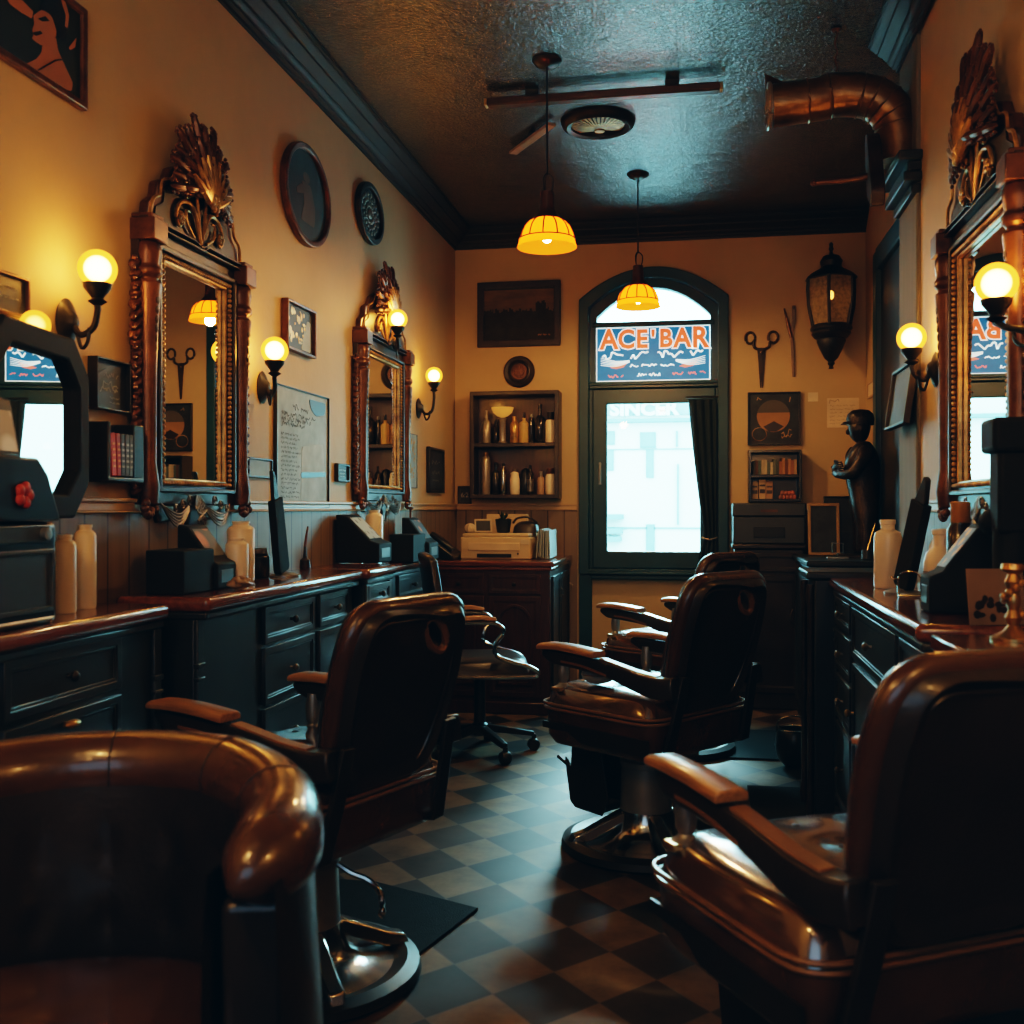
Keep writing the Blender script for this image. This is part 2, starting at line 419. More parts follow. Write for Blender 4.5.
# ================================================================== SETTING
m_crown = mat('crown_paint', (.015, .019, .023), .55, var=.2)
def shell():
    # floor / ceiling
    struct(MB().bb(XL - .1, XR + .1, YF - .1, YB + .15, -.1, 0).build('floor', m_floor_(), smooth=0))
    struct(MB().bb(XL - .1, XR + .1, YF - .1, YB + .15, HC, HC + .1).build('ceiling', m_ceiling_(), smooth=0))
    struct(MB().bb(XL - .1, XL, YF - .1, YB + .15, 0, HC).build('wall_left', m_wall, smooth=0))
    struct(MB().bb(XN, XR + .1, YF - .1, YP0, 0, HC).build('wall_right', m_wall, smooth=0))
    struct(MB().bb(XR, XR + .1, YP1, YB + .15, 0, HC).build('wall_recess', m_wall, smooth=0))
    struct(MB().bb(XL - .1, XR + .1, YF - .1, YF, 0, HC).build('wall_front', m_wall, smooth=0))
    # back wall with the arched opening
    ox0, ox1, oz0, spring, apex = -.76, .156, .78, 2.56, 2.745
    arch = [(ox0 + (ox1 - ox0) * k / 24, spring + (apex - spring) * (1 - (2 * k / 24 - 1) ** 2)) for k in range(25)]
    mb = MB()
    mb.bb(XL, ox0, YB, YB + .15, 0, HC); mb.bb(ox1, XR, YB, YB + .15, 0, HC); mb.bb(ox0, ox1, YB, YB + .15, 0, oz0)
    mb.prism(arch + [(ox1, HC), (ox0, HC)], .15, Matrix.Translation((0, YB, 0)))
    struct(mb.build('wall_back', m_wall, smooth=0))
    # pilaster with capital that the duct enters
    p = struct(MB().bb(XN - .015, XR + .1, YP0, YP1, 0, HC).build('trim_1', m_pilaster, bevel=.006))
    mb = MB()
    for i, (o, z) in enumerate(((.02, 2.36), (.05, 2.40), (.035, 2.44), (.07, 2.475))): mb.bb(XN - .015 - o, XN, YP0 - .6 * o, YP1 + .6 * o, z, z + .036)
    struct(mb.build('trim_2', m_blackpaint, bevel=.006))
    # crown mouldings
    prof = [(0, 0), (.13, 0), (.13, -.012), (.122, -.014), (.122, -.020), (.108, -.026), (.100, -.036), (.092, -.038), (.090, -.046), (.070, -.056), (.056, -.070), (.050, -.072), (.048, -.080), (.036, -.092), (.030, -.094), (.028, -.102), (.014, -.106), (.012, -.118), (0, -.118)]
    def crown(name, a, b, inward):
        a, b, inward = Vector(a), Vector(b), Vector(inward); vs = []
        for p_ in (a, b): vs += [p_ + inward * u + Vector((0, 0, v)) for u, v in prof]
        n = len(prof); fs = [(i, (i + 1) % n, n + (i + 1) % n, n + i) for i in range(n)] + [tuple(range(n)), tuple(range(n, 2 * n))]
        struct(MB().faces(vs, fs).build(name, m_crown))
    e = .001
    crown('trim_3', (XL + e, YF, HC - e), (XL + e, YB, HC - e), (1, 0, 0))
    crown('trim_4', (XL, YB - e, HC - e), (XR, YB - e, HC - e), (0, -1, 0))
    crown('trim_5', (XN - .017, YF, HC - e), (XN - .017, YP1, HC - e), (-.9, 0, 0))
    # chair rail and beadboard
    def dado(tag_, a, b, axis, nrm):
        rail = MB(); w = .022; d = Vector(nrm)
        for z0, z1, dep in ((1.186, 1.192, .024), (1.192, 1.216, .016), (1.216, 1.228, .024)):
            q = [Vector(a), Vector(b)]; lo = Vector((min(q[0].x, q[1].x, (q[0] + d * dep).x), min(q[0].y, q[1].y, (q[0] + d * dep).y), z0)); hi = Vector((max(q[0].x, q[1].x, (q[0] + d * dep).x), max(q[0].y, q[1].y, (q[0] + d * dep).y), z1))
            rail.bb(lo.x, hi.x, lo.y, hi.y, lo.z, hi.z)
        struct(rail.build('trim_rail_' + tag_, m_rail, bevel=.003))
        q0, q1 = Vector(a), Vector(b) + d * .012
        struct(MB().bb(q0.x, q1.x, q0.y, q1.y, 0, 1.186).build('baseboard_' + tag_, m_wains[axis], smooth=0))
    m_wains = [m_wains_(0), m_wains_(1)]
    dado('left', (XL, YF, 0), (XL, YB, 0), 1, (1, 0, 0))
    dado('back', (XL + .013, YB, 0), (-.80, YB, 0), 0, (0, -1, 0))
    dado('back_right', (.20, YB, 0), (XR, YB, 0), 0, (0, -1, 0))
    dado('right', (XN, YF, 0), (XN, YP0, 0), 1, (-1, 0, 0))
    dado('recess', (XR, 6.36, 0), (XR, YB - .013, 0), 1, (-1, 0, 0))
    # dark doorway in the recess wall
    d = thing('door_1', None, None, (XR, 0, 0)); struct(d)
    MB().bb(-.02, 0, YP1 + .05, 6.22, .01, 2.55).build('door_panel', m_blackpaint, d)
    MB().bb(-.05, 0, 6.22, 6.33, 0, 2.66).bb(-.05, 0, YP1 + .001, 6.22, 2.55, 2.66).build('door_frame', m_teal, d, bevel=.008)
shell()

# ---- arched window
def arch_loop(x0, x1, z0, spring, apex, n=24):
    return [(x0, z0)] + [(x0 + (x1 - x0) * k / n, spring + (apex - spring) * (1 - (2 * k / n - 1) ** 2)) for k in range(n + 1)] + [(x1, z0)]
def window():
    w = thing('window_1', None, None, (0, YB, 0)); struct(w)
    mb = MB()
    mb.ring(arch_loop(-.785, .180, .765, 2.57, 2.77), arch_loop(-.72, .115, .80, 2.515, 2.70), -.045, .02)
    mb.ring(arch_loop(-.757, .153, .785, 2.55, 2.74), arch_loop(-.672, .066, .84, 2.46, 2.645), .02, .10)
    mb.build('window_frame', m_teal, w, bevel=.006)
    MB().bb(-.785, -.70, -.03, -.0125, .0, .765).build('frame_leg', m_teal, w, bevel=.004)
    MB().bb(-.70, .18, -.07, -.001, .735, .765).bb(-.72, .2, -.085, -.001, .765, .785).build('sill', m_teal, w, bevel=.006)
    MB().bb(-.72, .115, -.02, .06, 1.985, 2.03).bb(-.74, .135, -.035, .05, 2.005, 2.02).build('transom_bar', m_teal, w, bevel=.005)
    MB().bb(-.70, .09, .0, .05, 2.39, 2.425).build('glazing_bar', m_teal, w, bevel=.005)
    s = MB().ring(rect(-.70, .10, .80, 1.985), rect(-.603, .0, .915, 1.885), .005, .055).build('sash', m_teal, w, bevel=.008)
    MB().bb(-.655, -.642, -.02, .006, 1.355, 1.50).ell((-.648, -.02, 1.43), (.009, .012, .07)).build('handle', m_steel, s)
    MB().bb(-.605, .002, .028, .032, .91, 1.89).build('pane', m_pane, s, smooth=0)
    MB().prism(arch_loop(-.675, .07, 2.42, 2.47, 2.65), .004, Matrix.Translation((0, .04, 0))).build('pane', m_pane, w, smooth=0)
    # painted sign board standing in the transom light
    sg = thing('window_sign', 'blue painted ACE BAR sign in the window above the sash', 'sign', (-.305, YB - .0, 2.2095))
    m_signblue = mat('sign_blue', (.01, .13, .28), .5, var=.35, vs=5, emit=(.002, .14, .33), es=.62)  # daylight coming through the sign is put in as emission
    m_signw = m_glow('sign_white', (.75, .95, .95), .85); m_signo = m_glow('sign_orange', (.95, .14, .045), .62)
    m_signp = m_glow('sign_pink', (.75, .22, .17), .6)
    MB().bb(-.37, .37, .005, .02, -.178, .178).build('board', m_signblue, sg)
    MB().ring(rect(-.370, .370, -.178, .178), rect(-.364, .364, -.172, .172), .0025, .006).build('border', m_signw, sg, smooth=0)
    for ch, x, sz, z in (('A', -.285, .185, .095), ('C', -.172, .17, .093), ('E', -.07, .165, .093), ("'", .003, .15, .090), ('B', .085, .165, .093), ('A', .192, .175, .093), ('R', .305, .19, .093)):
        text(ch, sz, m_signw, sg, (x, .004, z), ex=.0008, offset=.0125, sx=.92)
        text(ch, sz, m_signo, sg, (x, .0005, z), ex=.0008, offset=.006, sx=.92)
    mb = MB(); scrib(mb, -.33, -.02, -.008, .05, .0035, .011, .028, 3); scrib(mb, .03, .33, -.004, .045, .0035, .011, .026, 5)
    scrib(mb, -.15, .15, -.075, .018, .0035, .007, .012, 8); scrib(mb, -.10, .07, -.135, .022, .0035, .006, .010, 9)
    for sg_ in (-1, 1):
        for k in range(5):
            a = smooth_path([(sg_ * .34, .0035, -.02 - .012 * k), (sg_ * .24, .0035, -.045 - .008 * k), (sg_ * .15, .0035, -.04 - .003 * k)], 4)
            mb.tube(a, [.0015 + .0015 * math.sin(PI * i / (len(a) - 1)) for i in range(len(a))], 4)
    mb.build('lettering', m_signw, sg, smooth=0)
    mb = MB(); scrib(mb, -.29, -.19, -.143, .022, .0035, .007, .011, 11); scrib(mb, .13, .20, -.13, .02, .0035, .007, .011, 12); scrib(mb, .23, .345, -.13, .022, .0035, .007, .011, 13)
    for x in (-.22, .23): mb.prism([(x - .06, -.085), (x, -.062), (x + .06, -.05), (x + .03, -.085), (x - .02, -.095)], .001, Matrix.Translation((0, .003, 0)))
    mb.build('lettering', m_signp, sg, smooth=0)
    # curtain pulled to the right of the sash, tied low
    def cur(u, v):
        z = 1.90 - v * 1.03
        left = .0 - .072 * 1 + (.072 + .02) * min(1, v / .82) ** 1.2
        if v > .86: left = .02 - .03 * (v - .86) / .14
        x = left + (.105 - left) * u
        return Vector((x, -.030 + .012 * math.cos(u * 22) * (1 - .5 * v), z))
    c = thing('curtain', 'dark teal curtain gathered along the right edge of the window sash', 'curtain', (0, YB - .005, 0))
    o = MB().grid(cur, 40, 24).build('cloth', mat('curtain_cloth', (.012, .024, .032), .8, var=.3), c)
    sm = o.modifiers.new('s', 'SOLIDIFY'); sm.thickness = .004
    MB().tube([(.01, -.04, 1.01), (.06, -.05, .995), (.11, -.035, 1.01)], .006, 8).build('tieback', m_steel, c)
    MB().tube([(-.09, -.03, 1.915), (.115, -.03, 1.915)], .007, 8).build('rod', m_iron, c)
window()

# ---- street and the pale building across it
def outside():
    m_fac = mat('pale_render', (.62, .65, .63), .9, var=.04, vs=.8)
    m_fac2 = mat('pale_trim', (.14, .22, .23), .9, var=.05); m_fac3 = mat('pale_glass', (.13, .21, .22), .4, var=.08)
    struct(MB().bb(-9, 9, YB + .16, 20, -.1, 0).build('street', mat('pavement', (.35, .37, .37), .9), smooth=0))
    Y = 18.0
    b = thing('building', 'pale sunlit building across the street seen through the window pane', 'building', (0, Y, 0))
    MB().bb(-6.5, 4.5, 0, 1.2, 0, 3.45).build('facade', m_fac, b, smooth=0)
    def q(px, py): p = on_y(px, py, Y); return p.x, p.z
    def qr(x0, y0, x1, y1): (a, d), (c, e) = q(x0, y1), q(x1, y0); return a, c, d, e
    x0, x1, z0, z1 = qr(560, 417, 780, 424); MB().bb(x0 - 1, x1 + 1, -.16, 0, z0, z1).build('cornice', m_fac2, b)
    for r_ in ((640, 432, 656, 448), (646, 450, 654, 478), (606, 431, 615, 445), (607, 450, 614, 471), (646, 524, 655, 552)):
        x0, x1, z0, z1 = qr(*r_); f = MB().bb(x0, x1, -.03, 0, z0, z1).build('window', m_fac2, b)
        MB().bb(x0 + .02, x1 - .02, -.035, -.031, z0 + .02, z1 - .02).build('pane', m_fac3, f, smooth=0)
    for r_ in ((677, 464, 679, 525), (676, 431, 678, 447)):
        x0, x1, z0, z1 = qr(*r_); MB().bb(x0, x1, -.06, 0, z0, z1).build('pipe', m_fac2, b)
    for y in (448.5, 527.5):
        x0, x1, z0, z1 = qr(560, y, 780, y + 1); MB().bb(x0, x1, -.03, 0, z0, z1).build('ledge', m_fac2, b)
    for k, y in enumerate((514, 528, 536)):
        x0, x1, z0, z1 = qr(560, y, 624 - k, y + 5); MB().bb(x0, x1, -.3, 0, z0, z1).build('step', m_fac2, b)
    x0, z0 = q(654, 409.5)
    bx0, bx1, bz0, bz1 = qr(560, 402, 780, 416.5)
    MB().bb(bx0, bx1, -.05, 0, bz0, bz1).build('fascia', mat('fascia_grey', (.20, .27, .275), .9), b, smooth=0)
    text('SINCER', .315, m_fac, b, (on_y(644, 409, 18.0).x, -.07, z0), ex=.01, offset=.014, sx=1.1)
outside()

# ================================================================== BARBER CHAIRS
def slotted_back(outline, hole_c, hr, hang, thick_f, thick_b):
    """rounded panel with an oval slot; x across, z up, -y is the rear face"""
    N_ = len(outline); mb = MB(); vs = []; rows = []
    Ls = [0, .003, .009, .018, .029, .042, .056, .072]
    def hole(th):
        a = th - hang; r = hr[0] * hr[1] / math.sqrt((hr[1] * math.cos(a)) ** 2 + (hr[0] * math.sin(a)) ** 2)
        return Vector((hole_c[0] + r * math.cos(th), hole_c[1] + r * math.sin(th)))
    def ringpts(side):
        out = []
        for e in Ls + [.25, .5, .75, .93, 1.0]:
            row = []
            for p in outline:
                p = Vector(p); h = hole(math.atan2(p.y - hole_c[1], p.x - hole_c[0])); L = (h - p).length
                d = min(e, L) if e < .08 and e in Ls else .072 + (L - .072) * e if L > .072 else L * e
                q = p + (h - p).normalized() * d
                rnd = math.sqrt(max(0, 1 - (1 - min(d, .034) / .034) ** 2))
                if side < 0: y = -(thick_b * .62 + .45 * thick_b * math.exp(-((d - .030) / .020) ** 2)) * rnd
                else: y = thick_f * rnd * (1 + .25 * math.cos(min(1, d / .2) * PI / 2) * 0)
                if e == 1.0: y *= .55
                row.append((q.x, y, q.y))
            out.append(row)
        return out
    B, Fr = ringpts(-1), ringpts(1)
    for rows_, flip in ((B, 0), (Fr, 1)):
        base = len(vs)
        for r_ in rows_: vs += r_
        rows.append(base)
    fs = []
    for base in rows:
        for i in range(len(B) - 1):
            for k in range(N_):
                k2 = (k + 1) % N_
                fs.append((base + i * N_ + k, base + i * N_ + k2, base + (i + 1) * N_ + k2, base + (i + 1) * N_ + k))
    l = len(B) - 1
    for k in range(N_):
        k2 = (k + 1) % N_
        fs.append((rows[0] + l * N_ + k, rows[0] + l * N_ + k2, rows[1] + l * N_ + k2, rows[1] + l * N_ + k))
    mb.faces(vs, fs)
    rim = [hole(2 * PI * k / 32) for k in range(32)]
    return mb, rim
def resample(loop, n):
    P = [Vector(p) for p in loop]; P.append(P[0]); L = [0]
    for a, b in zip(P, P[1:]): L.append(L[-1] + (b - a).length)
    out = []; j = 0
    for k in range(n):
        t = L[-1] * k / n
        while L[j + 1] < t: j += 1
        out.append(tuple(P[j].lerp(P[j + 1], (t - L[j]) / max(1e-9, L[j + 1] - L[j]))))
    return out

def barber_chair():
    t = thing('barber_chair', 'brown leather barber chair in mid floor, its seat lit bright by the window', 'barber chair', group='barber chairs')
    # base
    br = MB().lathe([(.17, .0), (.285, 0), (.30, .012), (.295, .034), (.265, .046), (.235, .036), (.20, .03)], n=48).build('base_ring', m_rubber, t)
    MB().lathe([(.232, .034), (.20, .040), (.15, .052), (.115, .075), (.098, .11), (.092, .14)], n=40).build('base_dome', m_chrome, t)
    for k in range(4):
        a = PI / 4 + k * PI / 2 + .25
        MB().sweep([(math.cos(a) * r, math.sin(a) * r, z) for r, z in ((.085, .125), (.15, .095), (.22, .062), (.262, .052), (.272, .03))], [(-.030, -.02), (.030, -.02), (.022, .016), (-.022, .016)], scales=[1, 1, 1, .95, .8]).build('base_foot', m_chrome, t, bevel=.006)
    c = MB().lathe([(.092, .13), (.086, .29), (.092, .295), (.092, .312), (.080, .318), (.076, .335), (.05, .34), (.05, .40)], n=32).build('column', m_steel, t)
    MB().tube(smooth_path([(.03, -.07, .30), (.05, -.11, .27), (.075, -.15, .25), (.085, -.18, .22), (.08, -.19, .18)], 4), .008, 8).ell((.08, -.19, .175), (.011, .011, .016)).build('pump_lever', m_chrome, t)
    MB().lathe([(.06, .352), (.125, .356), (.14, .362), (.14, .368), (.06, .372)], n=32).build('swivel_plate', m_chrome, t)
    # seat
    def rr(w, d, r): return roundpoly([(-w / 2, -d / 2), (w / 2, -d / 2), (w / 2, d / 2), (-w / 2, d / 2)], r, 6)
    mb = MB(); L0, L1, L2 = rr(.52, .46, .07), rr(.55, .49, .07), rr(.555, .50, .07); n = len(L0)
    vs = [(x, y, .378) for x, y in L0] + [(x, y, .405) for x, y in L1] + [(x, y, .497) for x, y in L2]
    fs = [tuple(reversed(range(n))), tuple(range(2 * n, 3 * n))] + [(r_ * n + i, r_ * n + (i + 1) % n, (r_ + 1) * n + (i + 1) % n, (r_ + 1) * n + i) for r_ in (0, 1) for i in range(n)]
    mb.faces(vs, fs); sf = mb.build('seat_frame', m_leather, t)
    dm = [(x, y, .022) for x in (-.14, 0, .14) for y in (-.12, .02, .16)]
    cu = MB().cushion((0, .005, .498), .575, .52, .092, k=.34, p=8, dimples=dm, depth=.007).build('seat_cushion', m_seat, t, smooth=60)
    for z, w in ((.502, .566), (.518, .572)):
        MB().tube([(x, y + .005, z) for x, y in rr(w, w - .05, .085)], .0055, 6, closed=True).build('piping', m_leather_t, cu)
    for x, y, _ in dm: MB().ell((x, y + .005, .582), (.010, .010, .004)).build('button', m_leather_d, cu)
    for s in (-1, 1): MB().prism([(-.235, .40), (.05, .40), (.12, .432), (.235, .432), (.235, .455), (-.235, .455)], .006, Matrix.Translation((s * .276, 0, 0)) @ Matrix.Rotation(PI / 2, 4, 'Z')).build('side_plate', m_iron, t)
    # backrest
    out = resample(roundpoly([(-.150, 0), (.150, 0), (.205, .12), (.228, .32), (.205, .470), (-.205, .470), (-.228, .32), (-.205, .12)], [.07, .07, .1, .1, .17, .17, .1, .1], 8), 110)
    mb, rim = slotted_back(out, (.095, .385), (.064, .030), R(-40), .055, .034)
    tilt = Matrix.Translation((0, -.235, .520)) @ Matrix.Rotation(R(15), 4, 'X')
    bmesh.ops.transform(mb.bm, matrix=tilt, verts=mb.bm.verts)
    bk = mb.build('backrest', m_leather_d, t, smooth=50)
    MB().tube([tilt @ Vector((p.x, -.012, p.y)) for p in rim], .011, 8, closed=True).build('slot_rim', m_leather_t, bk)  # lighter leather stands for the light on the slot's inner wall
    MB().tube([tilt @ Vector((p[0] * .955, .008, .25 + (p[1] - .25) * .96)) for p in out], .025, 10, closed=True, up=(0, 1, .2)).build('edge_roll', m_leather, bk, smooth=70)
    edge = [tilt @ Vector((p[0] * .80, -.0225, .25 + (p[1] - .25) * .84)) for p in out]
    MB().tube(edge, .0045, 6, closed=True).build('piping', m_leather_d, bk)
    pad = MB().cushion((0, 0, 0), .38, .40, .035, k=.5, n=20)
    bmesh.ops.transform(pad.bm, matrix=tilt @ Matrix.Translation((0, .053, .225)) @ Matrix.Rotation(R(-90), 4, 'X'), verts=pad.bm.verts)
    # the slot stays open: cut the pad below it
    bmesh.ops.bisect_plane(pad.bm, geom=pad.bm.verts[:] + pad.bm.edges[:] + pad.bm.faces[:], plane_co=tilt @ Vector((0, 0, .315)), plane_no=tilt.to_3x3() @ Vector((0, 0, 1)), clear_outer=True)
    pad.build('back_pad', m_leather, t, smooth=60)
    for s in (-1, 1):
        MB().sweep([(s * .215, -.21, .385), (s * .218, -.262, .395), (s * .205, -.290, .52), (s * .196, -.318, .66)], [(-.022, -.007), (.022, -.007), (.022, .007), (-.022, .007)], up=(0, 1, 0)).build('back_support', m_iron, t, bevel=.003)
        # arms: swept body that drops to the back, pad on top, turned post
        path = smooth_path([(s * .246, .270, .690), (s * .248, .19, .684), (s * .249, .06, .676), (s * .248, -.06, .665), (s * .246, -.17, .642), (s * .238, -.25, .630), (s * .228, -.305, .636)], 5)
        k_ = len(path) - 1
        a = MB().sweep(path, [(-.020, -.030), (.020, -.030), (.022, .0), (.018, .018), (-.018, .018), (-.022, 0)], scales=[.35 + .65 * min(1, i / 4) + .45 * max(0, min(1, (i - 12) / 12)) for i in range(k_ + 1)]).build('arm', m_leather_d, t, bevel=.006)
        pth = smooth_path([(s * .246, .280, .706), (s * .248, .23, .714), (s * .249, .12, .714), (s * .249, .0, .704)], 5)
        MB().sweep(pth, [(-.034, -.010), (.034, -.010), (.034, .006), (.022, .013), (-.022, .013), (-.034, .006)], scales=[.72 + .28 * min(1, i / 4) for i in range(len(pth))]).build('arm_pad', m_armwood, a, bevel=.004)
        p2 = [(s * .249, -.015, .691), (s * .248, -.07, .682), (s * .246, -.17, .664), (s * .239, -.245, .655)]
        MB().sweep(smooth_path(p2, 5), [(-.018, -.003), (.018, -.003), (.018, .005), (-.018, .005)]).build('arm_strip', m_leather_t, a, bevel=.003)
        MB().sweep(smooth_path([(s * .2695, .16, .668), (s * .2705, .06, .662), (s * .2705, -.05, .642)], 5), [(-.002, -.004), (.002, -.004), (.002, .004), (-.002, .004)]).build('side_highlight', m_leather_t, a)  # highlight along the arm's side, painted as a lighter strip
        po = MB().lathe([(.030, .562), (.030, .574), (.018, .58), (.014, .588), (.020, .60), (.022, .632), (.016, .672)], (s * .232, .185, 0), n=20).build('arm_post', m_steel, t)
        MB().box((s * .234, .185, .568), (.075, .045, .014)).build('post_foot', m_brass, po, bevel=.004)
    # footrest hung in front of the base
    fr = MB()
    sidep = [(.14, .375), (.275, .375), (.28, .255), (.31, .285), (.31, .27), (.285, .125), (.26, .105), (.13, .10), (.10, .16)]
    for s in (-1, 1): fr.prism([(y, z) for y, z in sidep], .008, Matrix.Translation((s * .085 + .004, 0, 0)) @ Matrix.Rotation(PI / 2, 4, 'Z'))
    fr.box((0, .268, .215), (.165, .012, .20)); fr.box((0, .20, .11), (.165, .12, .012))
    f = fr.build('footrest', m_iron, t, bevel=.003)
    MB().sweep([(0, .280, .25), (0, .345, .280)], [(-.095, -.006), (.095, -.006), (.095, .006), (-.095, .006)]).build('foot_plate', m_iron, f, bevel=.003)
    return t
C0 = barber_chair()
C0.location = (-.188, 3.74, 0); C0.rotation_euler.z = R(54)
dup(C0, (-.125, 5.30, 0), R(52), 'brown leather barber chair nearest the window, mostly hidden behind another barber chair')
dup(C0, (-1.0, 2.56, 0), R(68), 'dark leather barber chair facing the left counters, on the black rubber mat')
dup(C0, (.268, 1.965, 0), R(31), 'large brown leather barber chair cut off by the right edge, closest to us')

def seat_roll():
    p = on_z(599, 684, .592)
    t = thing('head_cushion', 'small pale round cushion lying on the seat of the mid floor chair', 'cushion', (p.x, p.y, .5925), R(20))
    MB().ell((0, 0, .034), (.062, .045, .034), nu=24, nv=14).build('pad', mat('pale_cloth', (.30, .29, .26), .6), t, smooth=180)
    MB().tube([(.0615 * math.cos(2 * PI * k / 32), .0447 * math.sin(2 * PI * k / 32), .034) for k in range(32)], .0022, 5, closed=True).build('seam', m_leather_t, t)
seat_roll()
# ---- tub chair, nearest on the left
def tub_chair():
    t = thing('tub_chair', 'brown leather tub chair with a thick rolled rim, cut off by the lower left corner', 'armchair', (-.893, 1.354, 0), R(197))
    pts = []
    for k in range(41):
        a = PI * (1 - k / 40); pts.append((.305 * math.cos(a), -.02 - .30 * math.sin(a)))
    pre = [(-.272, .135), (-.286, .105), (-.297, .07), (-.304, .03)]; path = pre + pts + [(-x, y) for x, y in reversed(pre)]
    def zr(p): return .70 + .055 * max(0, min(1, (.20 - p[1]) / .45))
    L = [(x, y, zr((x, y))) for x, y in path]
    n = len(L); rad = [.062] * n
    for i, r_ in enumerate((.034, .056, .063, .066)): rad[i] = r_; rad[n - 1 - i] = r_
    ends0 = Vector(L[0]) + Vector((.012, .022, -.010)); ends1 = Vector(L[-1]) + Vector((-.012, .022, -.010))
    rim = MB().tube([ends0] + L + [ends1], [.008] + rad + [.008], 20).build('rolled_rim', m_leather, t, smooth=70)
    for i in (8, 15, 24, 33, 40):
        p = Vector(L[i]); tn = (Vector(L[i + 1]) - Vector(L[i - 1])).normalized(); sd = tn.cross(Vector((0, 0, 1))).normalized(); v = sd.cross(tn)
        MB().tube([p + (sd * math.cos(a) + v * math.sin(a)) * .0624 for a in [2 * PI * k / 24 for k in range(24)]], .0016, 5, closed=True).build('seam', m_leather_d, rim)
    # shell: inner and outer skins
    def skin(off, z0, inward):
        def f(u, v):
            x = u * (n - 1); i = min(int(x), n - 2); fr = x - i
            p = Vector(L[i]).lerp(Vector(L[i + 1]), fr); tn = (Vector(L[min(i + 1, n - 1)]) - Vector(L[max(0, i - 1)])); tn.z = 0; tn.normalize()
            nr = Vector((-tn.y, tn.x, 0))
            zz = z0 + (p.z - z0) * v
            puff = 0
            if inward:
                for bu in range(7):
                    for bv in (.35, .68):
                        puff -= .010 * math.exp(-(((u - (.14 + bu * .12)) / .022) ** 2 + ((v - bv) / .08) ** 2))
                puff += .008 * math.sin(PI * v)
            q = p + nr * (off + (puff if inward else -.03 * (1 - v)))
            return Vector((q.x, q.y, zz))
        return f
    # find which side is inward
    mid = L[n // 2]; tn = Vector(L[n // 2 + 1]) - Vector(L[n // 2 - 1]); nr = Vector((-tn.y, tn.x, 0)).normalized(); sgn = 1 if nr.y > 0 else -1
    MB().grid(skin(sgn * .058, .38, True), 90, 16).build('inner_back', m_leather_d, t, smooth=70)  # darker leather than the rim, to put in the shade inside the tub
    o = MB().grid(skin(-sgn * .045, .16, False), 60, 8).build('outer_shell', m_leather_d, t, smooth=70)
    for s in (-1, 1):
        MB().prism(roundpoly([(-.038, .16), (.038, .16), (.046, .67), (-.046, .67)], .02), .05, Matrix.Translation((s * .282, .06, 0))).build('arm_front', m_leather_d, t, bevel=.022, seg=4)
    MB().cushion((0, .03, .40), .53, .53, .105, k=.7, p=4, n=30, dimples=[(0, .05, .03)], depth=.008).build('seat_cushion', m_leather, t, smooth=70)
    MB().lathe([(.0, .15), (.30, .15), (.31, .17), (.29, .40), (0, .40)], (0, .02, 0), n=40, sx=.93, sy=.98).build('seat_base', m_leather_d, t)
    MB().lathe([(.06, .02), (.05, .08), (.05, .15)], n=20).build('column', m_steel, t)
    MB().lathe([(0, 0), (.25, 0), (.26, .012), (.2, .025), (.06, .04), (0, .04)], n=40).build('base_disc', m_chrome, t)
tub_chair()

